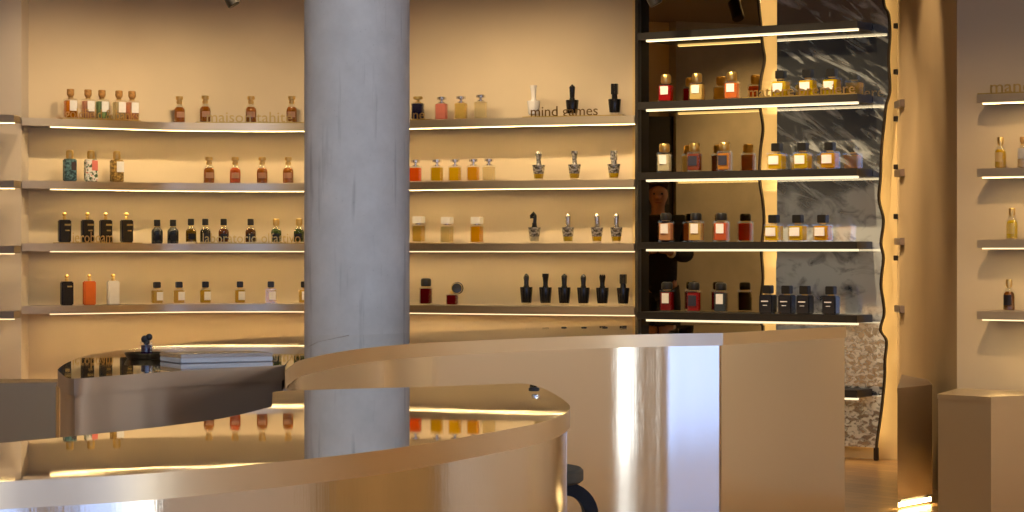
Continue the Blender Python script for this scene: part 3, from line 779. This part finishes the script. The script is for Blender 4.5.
# chess-piece bottles
def chess(px, sh, w, hb, hc, body, capmat, piece, label, group, lift=0.0, clear=None):
    loc, rz, s = shelf_spot(px, ZS[sh])
    t = thing('perfume_bottle', label, 'perfume bottle', (loc[0], loc[1], loc[2] + lift), rz, group)
    W, H, Cc = w / s / 2, hb / s, hc / s
    prof = [(W * .74, 0), (W * .76, H * .1), (W * .84, H * .3), (W, H * .93), (W, H)]
    if clear is not None:
        mesh_obj('glass_body', lathe(bmesh.new(), prof, 20), GLS, t, smooth=True)
        mesh_obj('perfume', lathe(bmesh.new(), [(q * .9, max(z, H * .14) * .55 if z > H * .9 else max(z, H * .14)) for q, z in prof[:3]] + [(W * .8, H * .5)], 20), juice(clear, .5), t, smooth=True)
        mesh_obj('sleeve', lathe(bmesh.new(), [(W * .80, H * .42), (W * 1.01, H * .94), (W * 1.03, H), (W * .6, H + .001)], 20), body, t, smooth=True)
    else:
        mesh_obj('glass_body', lathe(bmesh.new(), [(q * .985, z) for q, z in prof[:3]], 20), GLS, t, smooth=True)
        mesh_obj('sleeve', lathe(bmesh.new(), [(W * .78, H * .17), (W * .84, H * .3), (W, H * .95), (W * .97, H)], 20), body, t, smooth=True)
    k = W * .47
    stem = [(k, H), (k * .92, H + Cc * .08), (k * .8, H + Cc * .15), (k * .82, H + Cc * .4), (k * 1.0, H + Cc * .72)]
    bm = bmesh.new()
    if piece == 'rook':
        lathe(bm, stem + [(k * 1.12, H + Cc * .8), (k * 1.12, H + Cc), (k * .8, H + Cc), (k * .8, H + Cc * .9), (0, H + Cc * .9)], 16)
    elif piece == 'pawn':
        lathe(bm, stem[:3] + [(k * .95, H + Cc * .7), (k, H + Cc * .82), (k * .7, H + Cc * .92), (k * .35, H + Cc * .95), (k * .3, H + Cc), (0, H + Cc)], 16)
    elif piece == 'split':
        for sg in (-1, 1):
            box(bm, sg * k * .12 if sg > 0 else -k * 1.05, k * 1.05 if sg > 0 else -k * .12, -k * .8, k * .8, H + Cc * .3, H + Cc, .002)
        lathe(bm, [(k, H), (k * .9, H + Cc * .35), (0, H + Cc * .36)], 16)
    elif piece == 'knight':
        lathe(bm, stem[:3] + [(k * .8, H + Cc * .3), (0, H + Cc * .31)], 16)
        tube(bm, [Vector((0, 0, H + Cc * .2)), Vector((k * .2, 0, H + Cc * .5)), Vector((k * .25, 0, H + Cc * .8)), Vector((-k * .3, 0, H + Cc * .97)), Vector((-k * 1.1, 0, H + Cc * .8)), Vector((-k * .95, 0, H + Cc * .62))], k * .62, 10)
    elif piece == 'bishop':
        lathe(bm, stem[:4] + [(k * .95, H + Cc * .7), (k * .8, H + Cc * .85), (k * .3, H + Cc * .97), (0, H + Cc)], 16)
    else:  # crown
        lathe(bm, stem[:4] + [(k * 1.1, H + Cc * .8), (k * .6, H + Cc * .82), (0, H + Cc * .84)], 16)
        for a in range(5):
            ca, sa = math.cos(a * 1.2566), math.sin(a * 1.2566)
            lathe(bm, [(k * .3, H + Cc * .78), (k * .2, H + Cc * .9), (0, H + Cc)], 6, (k * .8 * ca, k * .8 * sa))
    mesh_obj('chess_cap', bm, capmat, t, smooth=True, angle=40)
    return t
BLK = principled('gloss_black', (0.008, 0.008, 0.009), 0.18, 0, noise=0.05); WHT = principled('gloss_white', (0.85, 0.82, 0.78), 0.25, 0, noise=0.03)
def etched():
    m, nt, out = new_mat('etched_silver'); b = N(nt, 'ShaderNodeBsdfPrincipled'); b.inputs['Metallic'].default_value = .6; b.inputs['Roughness'].default_value = .25
    tc = N(nt, 'ShaderNodeTexCoord'); v = N(nt, 'ShaderNodeTexNoise'); v.inputs['Scale'].default_value = 70; v.inputs['Detail'].default_value = 3
    nt.links.new(tc.outputs['Object'], v.inputs['Vector']); r = N(nt, 'ShaderNodeValToRGB'); r.color_ramp.elements[0].position = .42; r.color_ramp.elements[1].position = .58
    r.color_ramp.elements[0].color = (.16, .15, .13, 1); r.color_ramp.elements[1].color = (.85, .82, .76, 1)
    nt.links.new(v.outputs[0], r.inputs[0]); nt.links.new(r.outputs[0], b.inputs['Base Color']); nt.links.new(b.outputs[0], out.inputs[0]); return m
ETCH = etched()
for px, m, pc, lb in ((533.6, WHT, 'rook', 'white bottle with chess rook cap standing on the top shelf'), (572.2, BLK, 'pawn', 'black bottle with pointed chess cap beside the white one on top shelf'), (614.6, BLK, 'split', 'black bottle with split cap at the right end of the top shelf')):
    chess(px, 0, 13, 16, 15.5, m, m, pc, lb, 'chess bottles on the top shelf', .006)
for px, pc, lb in ((538.7, 'crown', 'silver glass bottle with crown chess cap, left of three on the second shelf'), (574.5, 'rook', 'silver glass bottle with rook chess cap, middle of three on second shelf'), (613.8, 'split', 'silver glass bottle with split cap, right of three on the second shelf')):
    chess(px, 1, 12.6, 15.6, 13.5, ETCH, ETCH, pc, lb, 'silver chess bottles on the second shelf', clear=(.75, .55, .10))
for px, pc, cm, lb, cl in ((534.4, 'knight', BLK, 'silver glass bottle with black knight-head cap on the third shelf', (.8, .75, .6)), (568, 'bishop', SILVER, 'silver glass bottle with bishop cap, first after the knight on third shelf', (.75, .6, .15)), (597, 'bishop', SILVER, 'silver glass bottle with bishop cap and yellowest perfume on third shelf', (.75, .55, .04)), (616.4, 'bishop', SILVER, 'silver glass bottle with bishop cap, rightmost on the third shelf', (.75, .55, .04))):
    chess(px, 2, 12.4, 16, 14.5, ETCH, cm, pc, lb, 'silver chess bottles on the third shelf', clear=cl)
for k, (px, pc) in enumerate(((526.3, 'bishop'), (545.5, 'rook'), (564.3, 'pawn'), (583.4, 'bishop'), (602.4, 'crown'), (623.2, 'split'))):
    chess(px, 3, 12.8, 19, 13.5, BLK, BLK, pc, 'black chess-cap bottle, %s of six from left on the bottom shelf' % ORD[k], 'black chess bottles on the bottom shelf')

# --- black shelves
BROT = math.atan2(MDIR.y, MDIR.x)
def bspot(px, z):
    p = mir(px, .145)
    return (p.x, p.y, z + .0004), BROT, F / p.y
NAVYLAB = [(.15, .8, .30, .78, paint((.03, .03, .05), .4))]
BS = ((1, (666, 697, 732), ((.55, .08, .03), (.85, .66, .30), (.80, .28, .06)), 'gold', 'gold', (WLAB, WLAB, WLAB), 15.6, 18, 9.5, 10.5),
      (2, (664.5, 694.5, 724.5), ((.85, .75, .55), (.30, .08, .02), (.62, .30, .06)), 'gold', 'gold', (WLAB, NAVYLAB, NAVYLAB), 14.8, 20, 9, 11),
      (3, (666, 696, 721.5), ((.80, .50, .30), (.82, .60, .25), (.85, .25, .14)), 'black', 'black', (WLAB, WLAB, WLAB), 15.2, 21, 8, 11.4),
      (4, (667, 694, 721), ((.35, .03, .02), (.50, .015, .012), (.06, .08, .10)), 'black', 'black', (WLAB, NAVYLAB, WLAB), 14, 22, 8.2, 11.4))
cn = {1: ('red', 'pale yellow', 'orange'), 2: ('clear', 'dark brown', 'honey brown'), 3: ('peach', 'yellow', 'pink-orange'), 4: ('dark red', 'bright red', 'blue-grey')}
for sh, xs, cols, cap, capn, labs, bw, bh, ch, cw in BS:
    for k, px in enumerate(xs):
        loc, rz, s = bspot(px, BLZ[sh])
        bottle(loc, rz, s, '%s bottle, %s dome cap, %s of three before mirror, %s black shelf' % (cn[sh][k], capn, ORD[k], ORD[sh]), 'dome capped bottles before the mirror', 'dome', bw, bh, ch, cw, cols[k], .25, cap, labs[k], dep=.5)
LL = [(.14, .78, .32, .80, PAPER)]
for sh, xs in ((1, (781, 808, 832)), (2, (777, 803, 830)), (3, (774, 798, 823))):
    for k, px in enumerate(xs):
        loc, rz, s = bspot(px, BLZ[sh])
        col = (.92, .66, .12) if sh == 1 or k < 2 else (.90, .54, .07)
        bottle(loc, rz, s, 'square %s bottle, black cap, white label, %s of three on the %s black shelf' % ('yellow' if col[1] > .6 else 'amber', ORD[k], ORD[sh]), 'square white labelled bottles on the black shelves', 'box', 17, 17.5, 9.2, 9.4, col, .3, 'black', LL, dep=.8)
NB = (.010, .013, .022)
for k, px in enumerate((768, 787, 805, 831)):
    loc, rz, s = bspot(px, BLZ[4])
    bottle(loc, rz, s, 'blue-black square bottle with black cap, %s of four on the fifth black shelf' % ORD[k], 'black square bottles', 'box', 15, 19, 9.4, 9.2, NB, cap='black', lab=[(.18, .7, .62, .68, PAPER), (.3, .62, .42, .46, PAPER)], opaque=True, dep=.75)

# --- right wall bottles
RB = [rwp(rw0) + RN * .12 + RDIR * s for s in (-.3, 0, .3, .7)]
def rspot(px, z):
    p = on_ray(px, RB[0], RDIR)
    return (p.x, p.y, z + .0004), math.atan2(RDIR.y, RDIR.x), F / p.y
for px, y, col, cap, lab, lb in ((1000.5, 168.6, (.80, .58, .12), 'gold', [(.25, .8, .3, .7, paint((.85, .68, .3)))], 'yellow cylindrical bottle with gold cap on second shelf of the right wall'),
                                 (1023, 168.6, (.75, .62, .4), 'wood', WLAB, 'white labelled bottle with brown cap cut by the right picture edge'),
                                 (1012, 239.7, (.85, .66, .08), 'gold', [(.3, .8, .25, .7, paint((.85, .7, .2)))], 'yellow cylindrical bottle with gold cap on third shelf of the right wall'),
                                 (1009, 311, (.30, .13, .02), 'gold', [(.2, .85, .25, .7, paint((.04, .03, .03)))], 'brown bottle with gold cap and dark label on the far right wall')):
    loc, rz, s = rspot(px, rz_(y))
    bottle(loc, rz, s, lb, 'bottles on the right wall', 'tall', 12, 23, 8.5, 6.4, col, .4, cap, lab)

# ------------------------------------------------------------------ shop signs: gold plates with standing letters
LETTER = principled('gold_letters', (0.66, 0.46, 0.17), 0.3, 1.0, noise=0.05, nscale=60)
LETTERD = principled('bronze_letters', (0.22, 0.13, 0.04), 0.3, 1.0, noise=0.05, nscale=60)
def text_mesh(body, width, height, xh):
    cu = bpy.data.curves.new('letters', 'FONT'); cu.body = body; cu.size = 1; cu.extrude = 0; cu.resolution_u = 3
    ob = bpy.data.objects.new('letters', cu); COL.objects.link(ob)
    dg = bpy.context.evaluated_depsgraph_get(); dg.update()
    me = bpy.data.meshes.new_from_object(ob.evaluated_get(dg))
    bpy.data.objects.remove(ob); bpy.data.curves.remove(cu)
    bm = bmesh.new(); bm.from_mesh(me); bpy.data.meshes.remove(me)
    x0 = min(v.co.x for v in bm.verts); x1 = max(v.co.x for v in bm.verts); y1 = max(v.co.y for v in bm.verts)
    for v in bm.verts:
        v.co = Vector(((v.co.x - x0) / (x1 - x0) * width, 0, v.co.y * height / y1))
    g = bmesh.ops.extrude_face_region(bm, geom=bm.faces[:])
    bmesh.ops.translate(bm, verts=[v for v in g['geom'] if isinstance(v, bmesh.types.BMVert)], vec=(0, .004, 0))
    bmesh.ops.recalc_face_normals(bm, faces=bm.faces)
    return bm
def sign(body, label, line_pt, rz, plate, letters, z, height, bend=None, pd=.11):
    """plate=(u0,u1), letters=(u0,u1) in metres along the shelf; bend maps u to a plan point"""
    o0 = line_pt
    t = thing('shop_sign', label, 'sign', (o0.x, o0.y, z), rz, 'gold letter signs')
    inv = Matrix.Rotation(-rz, 2)
    def loc(u, v):
        p, tg = bend(u); q = p + Vector((-tg.y, tg.x)) * v - o0
        return inv @ q
    us = [plate[0] + (plate[1] - plate[0]) * k / 16 for k in range(17)]
    mesh_obj('plate', ribbon(bmesh.new(), [loc(u, .004) for u in us], [loc(u, pd) for u in us], 0.0003, .0055), BRASS, t)
    bm = text_mesh(body, letters[1] - letters[0], height, None)
    cuts = []                      # one mesh for each word
    if ' ' in body:
        xs = sorted((min(v.co.x for v in f.verts), max(v.co.x for v in f.verts)) for f in bm.faces)
        gaps, end = [], xs[0][1]
        for x0, x1 in xs:
            if x0 > end: gaps.append((x0 - end, (x0 + end) / 2))
            end = max(end, x1)
        cuts = sorted(g[1] for g in sorted(gaps)[-body.count(' '):])
    edges = [-9] + cuts + [9]
    for lo, hi in zip(edges, edges[1:]):
        b2 = bm.copy()
        bmesh.ops.delete(b2, geom=[v for v in b2.verts if not lo < v.co.x <= hi], context='VERTS')
        for v in b2.verts:
            q = loc(letters[0] + v.co.x, .012 + v.co.y); v.co = Vector((q.x, q.y, .0055 + max(v.co.z, 0)))
        mesh_obj('word_letters', b2, LETTERD if body == 'mind games' else LETTER, t)
    bm.free()
    return t
def back_sign(body, label, ppx, tpx, k, height):
    cum = [0]
    for a, b in zip(FRONT, FRONT[1:]): cum.append(cum[-1] + (b - a).length)
    pxs = [CX + F * p.x / p.y for p in FRONT]
    def u_of(px):
        for i in range(len(FRONT) - 1):
            if pxs[i] <= px <= pxs[i + 1] or i == len(FRONT) - 2:
                return cum[i] + (cum[i + 1] - cum[i]) * (px - pxs[i]) / (pxs[i + 1] - pxs[i])
    def bend(u):
        for i in range(len(FRONT) - 1):
            if cum[i] <= u <= cum[i + 1] or i == len(FRONT) - 2:
                tt = (u - cum[i]) / (cum[i + 1] - cum[i]); return FRONT[i].lerp(FRONT[i + 1], tt), (FRONT[i + 1] - FRONT[i]).normalized()
    um = (u_of(ppx[0]) + u_of(ppx[1])) / 2
    p, tg = bend(um)
    sign(body, label, p, math.atan2(tg.y, tg.x), (u_of(ppx[0]), u_of(ppx[1])), (u_of(tpx[0]), u_of(tpx[1])), ZS[k], height, bend)
back_sign('goldfield & banks', 'row of gold letters before the five wooden-capped bottles on the top shelf', (63, 141), (66, 140), 0, .060)
back_sign('maison tahit\u00e9', 'row of gold letters before the amber bottles on top shelf beside the column', (197, 304), (207, 292), 0, .064)
back_sign('jeroboam', 'row of gold letters before the black flat bottles on the third shelf', (60, 143), (73, 114), 2, .064)
back_sign('laboratorio olfattivo', 'long row of gold letters before the round dark bottles on the third shelf', (197.6, 304), (203, 300), 2, .060)
back_sign('ne', 'two gold letters before the navy bottle right of the column', (405, 428), (412, 423.5), 0, .040)
back_sign('mind games', 'dark bronze letters before the chess-capped bottles on the top shelf', (522, 622), (530, 597), 0, .058)
def line_bend(p0, dr): return lambda u: (p0 + dr * u, dr)
fl0 = bl0; bl_dir = (bl1 - bl0).normalized()
def ub(px): return (on_ray(px, bl0, bl_dir) - bl0).dot(bl_dir)
pm = bl0 + bl_dir * ub(800)
sign('matiere premiere', 'row of gold letters on the second black shelf before the square bottles', bl0, BROT, (ub(742), ub(856)), (ub(747), ub(854)), BLZ[1], .052, line_bend(bl0, bl_dir), pd=.012)
def ur(px): return (on_ray(px, RF[0], RDIR) - RF[0]).dot(RDIR)
sign('mancera', 'gold letters on the top shelf of the far right wall', RF[0], math.atan2(RDIR.y, RDIR.x), (ur(977), ur(1062)), (ur(989), ur(1055)), rz_(94.5), .036, line_bend(RF[0], RDIR))

# plain gold tray-plate of the bottles right of the column, third shelf: part of the shelf front look
def plain_plate(px0, px1, k, label):
    a, tg = on_line(FRONT, px0); b, _ = on_line(FRONT, px1)
    li = [a, a.lerp(b, .5), b]; c = li[1]
    li = [p - c for p in li]
    o = mesh_obj('brass_plate', ribbon(bmesh.new(), offset(li, .004), offset(li, .11), .0003, .004), BRASS); o.location = (c.x, c.y, ZS[k])
    tag(o, label, 'plate')
plain_plate(407, 433, 2, 'thin brass plate under the pale yellow white-capped bottle on the third shelf')

# ------------------------------------------------------------------ things on the left counter
p = top(146, 358.5)
t = thing('display_tray', 'dark oval tray lying on the left bronze counter', 'tray', (p.x, p.y, P))
tray = principled('dark_bronze_tray', (0.09, 0.06, 0.03), 0.3, 0.6, noise=0.2, nscale=30)
R = 21.5 / (F / p.y)
bm = lathe(bmesh.new(), [(R * .86, 0.0004), (R * .9, .004), (R, .015), (R * .985, .0165), (R * .88, .0075), (0, .007)], 40)
for v in bm.verts: v.co.y *= 1.25
mesh_obj('tray_dish', bm, tray, t, smooth=True)
s = F / p.y
t = thing('glass_jar', 'little clear jar of purple perfume with black twin stopper on the tray', 'jar', (p.x + .002, p.y, P + .0078))
mesh_obj('glass_body', lathe(bmesh.new(), [(6.6 / s, 0), (6.6 / s, 13.5 / s), (6 / s, 14.2 / s)], 24), GLS, t, smooth=True)
mesh_obj('perfume', lathe(bmesh.new(), [(5.6 / s, .003), (5.6 / s, 10.5 / s), (0, 10.6 / s)], 20), juice((.035, .015, .05), .15), t, smooth=True)
bm = bmesh.new()
for cx, cz, r in ((-1.8, 16.5, 3.9), (2.4, 18.6, 3.5), (0, 13.5, 3.2)):
    m_ = Matrix.Translation((cx / s, 0, cz / s)); bmesh.ops.create_uvsphere(bm, u_segments=16, v_segments=10, radius=r / s, matrix=m_)
mesh_obj('stopper', bm, BLACKCAP, t, smooth=True)
# flat pale box
q0, q1 = top(181, 363.6), top(273, 361.4)
mid = (q0 + q1) / 2; dr = (q1 - q0).normalized(); L = (q1 - q0).length
t = thing('flat_box', 'long flat pale box lying near the edge of the bronze counter', 'box', (mid.x, mid.y, P), math.atan2(dr.y, dr.x))
mesh_obj('tray_base', box(bmesh.new(), -L / 2, L / 2, 0, .16, .0004, .014, .002), principled('pale_card', (0.72, 0.72, 0.74), 0.4, 0, noise=0.03), t)
mesh_obj('lid', box(bmesh.new(), -L / 2 - .001, L / 2 + .001, -.001, .161, .0142, .024, .002), principled('grey_lid', (0.42, 0.37, 0.30), 0.25, 0.6, noise=0.05), t)

# ------------------------------------------------------------------ spot lights on the ceiling, and added fill lamps
def spot_fixture(px, py, d, label, aim, power, size=1.1):
    z = E - (py - HY) / F * d
    x = wx(px, d)
    t = thing('track_spotlight', label, 'spotlight', (x, d, z), 0, 'ceiling spotlights')
    bm = lathe(bmesh.new(), [(.034, -.055), (.038, -.05), (.038, .06), (.030, .07), (0, .07)], 20)
    bmesh.ops.rotate(bm, verts=bm.verts, matrix=Matrix.Rotation(math.radians(-28), 3, 'Y')); mesh_obj('lamp_head', bm, BLACKMETAL, t, smooth=True)
    mesh_obj('stem', lathe(bmesh.new(), [(.008, .05), (.008, CH - z - .03)], 12), BLACKMETAL, t, smooth=True)
    mesh_obj('ceiling_rose', lathe(bmesh.new(), [(.05, CH - z - .03), (.05, CH - z - .0005)], 24), BLACKMETAL, t, smooth=True)
spot_fixture(230, -3, 13.75, 'small black spotlight hanging in front of the curved wall left of the column', None, 0)
spot_fixture(652, -4, 13.3, 'small black spotlight hanging in front of the bronze mirror', None, 0)
def spot(loc, aim, watts, deg=70, col=(1, .72, .42), blend=.6, rad=.03):
    L = bpy.data.lights.new('ceiling_and_fill_spot', 'SPOT'); L.energy = watts; L.spot_size = math.radians(deg); L.spot_blend = blend; L.color = col; L.shadow_soft_size = rad
    o = bpy.data.objects.new('ceiling_and_fill_spot', L); COL.objects.link(o); o.location = loc
    o.rotation_euler = (Vector(aim) - Vector(loc)).to_track_quat('-Z', 'Y').to_euler()
for px in (-10, 60, 130, 200, 270, 410, 470, 530, 590):
    p, tg = on_line(FRONT, max(px, 23)); n = Vector((tg.y, -tg.x))
    if px < 23: p = pt(px, 13.9)
    q = p + n * 1.1
    spot((q.x, q.y, CH - .06), (p.x, p.y, 1.45), 32, 95, blend=1.0, col=(1, .74, .43))
for u in (.25, .75, 1.25):
    q = bl0 + bl_dir * u + MN * 1.0
    a = bl0 + bl_dir * u
    spot((q.x, q.y, CH - .06), (a.x, a.y, 1.4), 95, 75, blend=1)
spot((1.2, 11.6, CH - .06), (2.05, 11.8, 1.9), 30, 60)
for y, w in ((3.2, 110), (6.8, 40), (8.7, 150)):
    spot((2.9, y, CH - .06), (XR, y + .1, 1.0), w * 1.25, 110, blend=1, col=(1, .90, .74))  # added wash on the right wall, brightens what the steel reflects
for y in (8.6, 10.6):
    spot((-2.6, y, CH - .06), (XL, y, 1.2), 110, 95, blend=1)  # added wash on the left wall, lights what the mirror reflects
FILLW = emission('cool_fill_panel', (0.80, 0.90, 1.0), 7.0)
for x in (-1.7, .25):
    spot((x, 5.6, CH - .06), (wx(357, cd), cd, 1.45), 128, 30, col=(.95, .965, 1), blend=.7, rad=.08)  # added cool spots, unseen, that brighten the column
for k, (x, y) in enumerate(((-1.6, 5.2), (0.6, 5.6), (-1.4, 2.4), (0.8, 2.6))):  # added fill panels, out of view, lending general cool light
    t = thing('fill_panel', 'added cool white fill light panel, unseen above the counters', 'fill light', (x, y, CH), 0, 'added fill panels')
    mesh_obj('frame', box(box(box(box(bmesh.new(), -.62, .62, -.32, -.29, -.03, -.001), -.62, .62, .29, .32, -.03, -.001), -.62, -.59, -.29, .29, -.03, -.001), .59, .62, -.29, .29, -.03, -.001), FRAME, t)
    mesh_obj('diffuser', box(bmesh.new(), -.59, .59, -.29, .29, -.02, -.002), FILLW, t)
spot((1.5, 8.0, CH - .06), (2.1, 10.5, 1.1), 130, 42, blend=1, col=(1, .68, .36))  # unseen fill spot set forward to brighten right wall and plinth
spot((0.4, 10.35, CH - .06), (1.9, 10.22, .25), 80, 45, blend=1, col=(1, .74, .42))  # added spot to lighten the left face of the pale plinth
spot((-2.5, 9.9, CH - .06), (XL, 9.9, .25), 110, 75, blend=1)  # added low wash, lifts the wall reflected in the plinth face
spot((1.1, 12.0, CH - .06), (1.9, 12.3, 0), 40, 70)
spot((1.5, 5.1, CH - .06), (2.4, 5.15, 1.0), 190, 90, blend=1)  # added spot that brightens the added cabinet

# ------------------------------------------------------------------ the visitor seen in the bronze mirror
def skin_mesh(name, nodes, edges, mat, parent=None, root=0, sub=2):
    me = bpy.data.meshes.new(name); me.from_pydata([n[:3] for n in nodes], edges, [])
    o = bpy.data.objects.new(name, me); COL.objects.link(o)
    o.modifiers.new('skin', 'SKIN').use_smooth_shade = True
    sm = o.modifiers.new('sub', 'SUBSURF'); sm.levels = sub; sm.render_levels = sub
    sv = me.skin_vertices[0].data
    for k, n in enumerate(nodes):
        r = n[3]; sv[k].radius = r if isinstance(r, tuple) else (r, r); sv[k].use_root = (k == root)
    dg = bpy.context.evaluated_depsgraph_get(); dg.update()
    m2 = bpy.data.meshes.new_from_object(o.evaluated_get(dg))
    for p in m2.polygons: p.use_smooth = True
    o.modifiers.clear(); o.data = m2; bpy.data.meshes.remove(me); m2.name = name
    m2.materials.clear(); m2.materials.append(mat)
    if parent: o.parent = parent
    return o
SKIN_ = principled('skin', (0.52, 0.27, 0.18), 0.55, 0, noise=0.06, nscale=20)
JACK = principled('black_wool', (0.012, 0.012, 0.013), 0.9, 0, noise=0.2, nscale=60)
TROU = principled('charcoal_cloth', (0.02, 0.02, 0.022), 0.9, 0, noise=0.2, nscale=60)
pp = mir(658); vd = pp.normalized(); rd = vd - MN * (2 * vd.dot(MN)); kk = (-3.16 - pp.x) / rd.x
pq = pp + rd * kk
per = thing('person', 'person in dark jacket with both hands raised, seen only in the bronze mirror', 'person', (pq.x, pq.y, 0), math.atan2(-rd.y, -rd.x) + math.pi / 2)
nodes, edges = [], []
def nd(x, y, z, r, link=None):
    nodes.append((x, y, z, r)); k = len(nodes) - 1
    if link is not None: edges.append((link, k))
    return k
pel = nd(0, 0, .90, (.13, .095)); ab = nd(0, -.005, 1.06, (.12, .09), pel); ch = nd(0, 0, 1.26, (.14, .10), ab)
nb = nd(0, .005, 1.40, (.07, .065), ch); nk = nd(0, -.005, 1.455, (.05, .052), nb)
jw = nd(0, -.02, 1.51, (.058, .07), nk); hd = nd(0, -.012, 1.575, (.072, .09), jw); tp = nd(0, 0, 1.645, (.06, .07), hd)
nd(0, -.115, 1.555, (.011, .012), hd)
for sg in (-1, 1):
    nd(sg * .078, .0, 1.565, (.008, .018), hd)
    sh = nd(sg * .165, .005, 1.365, .056, ch); el = nd(sg * .225, .03, 1.10, .042, sh)
    wr = nd(sg * .085, -.215, 1.13, .027, el); pa = nd(sg * .055, -.275, 1.155, (.022, .034), wr)
    nd(sg * .02, -.255, 1.175, .010, wr)
    for j, (dz, L_) in enumerate(((.030, .066), (.012, .076), (-.008, .070), (-.026, .054))):
        k1 = nd(sg * .045, -.312, 1.155 + dz, .0095, pa)
        k2 = nd(sg * .022, -.312 - L_ * .5, 1.160 + dz * 1.05, .0085, k1); nd(sg * .004, -.312 - L_ * .62, 1.163 + dz * 1.05, .0075, k2)
    hp = nd(sg * .085, 0, .84, .085, pel); kn = nd(sg * .10, -.012, .47, .058, hp); an = nd(sg * .105, .02, .085, .038, kn); nd(sg * .12, -.13, .04, (.04, .025), an)
skin_mesh('body', nodes, edges, SKIN_, per)
nodes, edges = [], []
pel = nd(0, 0, .76, (.175, .135)); ab = nd(0, -.005, 1.04, (.15, .115), pel); ch = nd(0, 0, 1.27, (.165, .125), ab); nd(0, .01, 1.405, (.085, .085), ch)
for sg in (-1, 1):
    sh = nd(sg * .175, .005, 1.365, .072, ch); el = nd(sg * .23, .035, 1.09, .058, sh); nd(sg * .105, -.18, 1.122, .043, el)
skin_mesh('jacket', nodes, edges, JACK, per)
nodes, edges = [], []
pel = nd(0, 0, .92, (.14, .108))
for sg in (-1, 1):
    hp = nd(sg * .088, 0, .80, .098, pel); kn = nd(sg * .103, -.01, .47, .074, hp); nd(sg * .107, .018, .10, .06, kn)
skin_mesh('trousers', nodes, edges, TROU, per)
for sg in (-1, 1):
    nodes, edges = [], []
    a0 = nd(sg * .107, .045, .055, (.045, .05)); a1 = nd(sg * .113, -.05, .047, (.045, .042), a0); nd(sg * .122, -.165, .036, (.04, .03), a1)
    skin_mesh('shoe', nodes, edges, BLACKCAP, per)
    bm = bmesh.new(); bmesh.ops.create_uvsphere(bm, u_segments=12, v_segments=8, radius=.009, matrix=Matrix.Translation((sg * .03, -.093, 1.578)))
    mesh_obj('eye', bm, BLACKCAP, per, smooth=True)
    bm = bmesh.new(); tube(bm, [Vector((sg * .105, -.178, 1.122)), Vector((sg * .094, -.197, 1.126))], .034, 14)
    mesh_obj('shirt_cuff', bm, WHITECAP, per, smooth=True)
mesh_obj('mouth', box(bmesh.new(), -.024, .024, -.094, -.082, 1.506, 1.513, .002), principled('lips', (0.35, 0.12, 0.10), 0.5, noise=0.05), per, smooth=True)
nodes, edges = [], []
h0 = nd(0, .03, 1.60, (.082, .075)); h1 = nd(0, .015, 1.66, (.07, .075), h0); nd(0, .06, 1.53, (.068, .045), h0)
skin_mesh('hair', nodes, edges, principled('brown_hair', (0.05, 0.028, 0.015), 0.6, noise=0.3, nscale=40), per)

# ------------------------------------------------------------------ daylight
W = bpy.data.worlds.new('sky'); SC.world = W; W.use_nodes = True
nt = W.node_tree; nt.nodes.clear()
out = N(nt, 'ShaderNodeOutputWorld'); bg = N(nt, 'ShaderNodeBackground'); bg.inputs[1].default_value = 4.0
tc = N(nt, 'ShaderNodeTexCoord'); nz = N(nt, 'ShaderNodeTexNoise'); nz.inputs['Scale'].default_value = 3.0; nz.inputs['Detail'].default_value = 3
nt.links.new(tc.outputs['Generated'], nz.inputs['Vector'])
sx_ = N(nt, 'ShaderNodeSeparateXYZ'); nt.links.new(tc.outputs['Generated'], sx_.inputs[0])
ad = N(nt, 'ShaderNodeMath', operation='MULTIPLY_ADD'); ad.inputs[1].default_value = 0.12
nt.links.new(nz.outputs[0], ad.inputs[0]); nt.links.new(sx_.outputs['Y'], ad.inputs[2])
mr = N(nt, 'ShaderNodeMapRange'); mr.inputs['From Min'].default_value = -0.42; mr.inputs['From Max'].default_value = -0.26
nt.links.new(ad.outputs[0], mr.inputs['Value'])
r = N(nt, 'ShaderNodeValToRGB'); r.color_ramp.elements[0].position = 0; r.color_ramp.elements[0].color = (.25, .32, .56, 1); r.color_ramp.elements[1].position = 1; r.color_ramp.elements[1].color = (1, 1, 1, 1)
nt.links.new(mr.outputs[0], r.inputs[0]); nt.links.new(r.outputs[0], bg.inputs[0]); nt.links.new(bg.outputs[0], out.inputs[0])

# ------------------------------------------------------------------ camera and colour
cam = bpy.data.cameras.new('camera'); co = bpy.data.objects.new('camera', cam); COL.objects.link(co)
co.location = (0, 0, E); co.rotation_euler = (math.radians(90), 0, 0)
cam.sensor_width = 36; cam.lens = F / 1024 * 36; cam.shift_y = -(256 - HY) / 1024; cam.clip_start = .05
SC.camera = co
SC.view_settings.view_transform = 'Standard'
try: SC.view_settings.look = 'None'
except Exception: pass
SC.view_settings.gamma = 1; SC.view_settings.use_curve_mapping = False; SC.view_settings.exposure = 0.12
cy = SC.cycles
cy.use_denoising = True
cy.max_bounces = 10; cy.diffuse_bounces = 4; cy.glossy_bounces = 6; cy.transparent_max_bounces = 24
cy.sample_clamp_indirect = 6; cy.caustics_reflective = False; cy.caustics_refractive = False
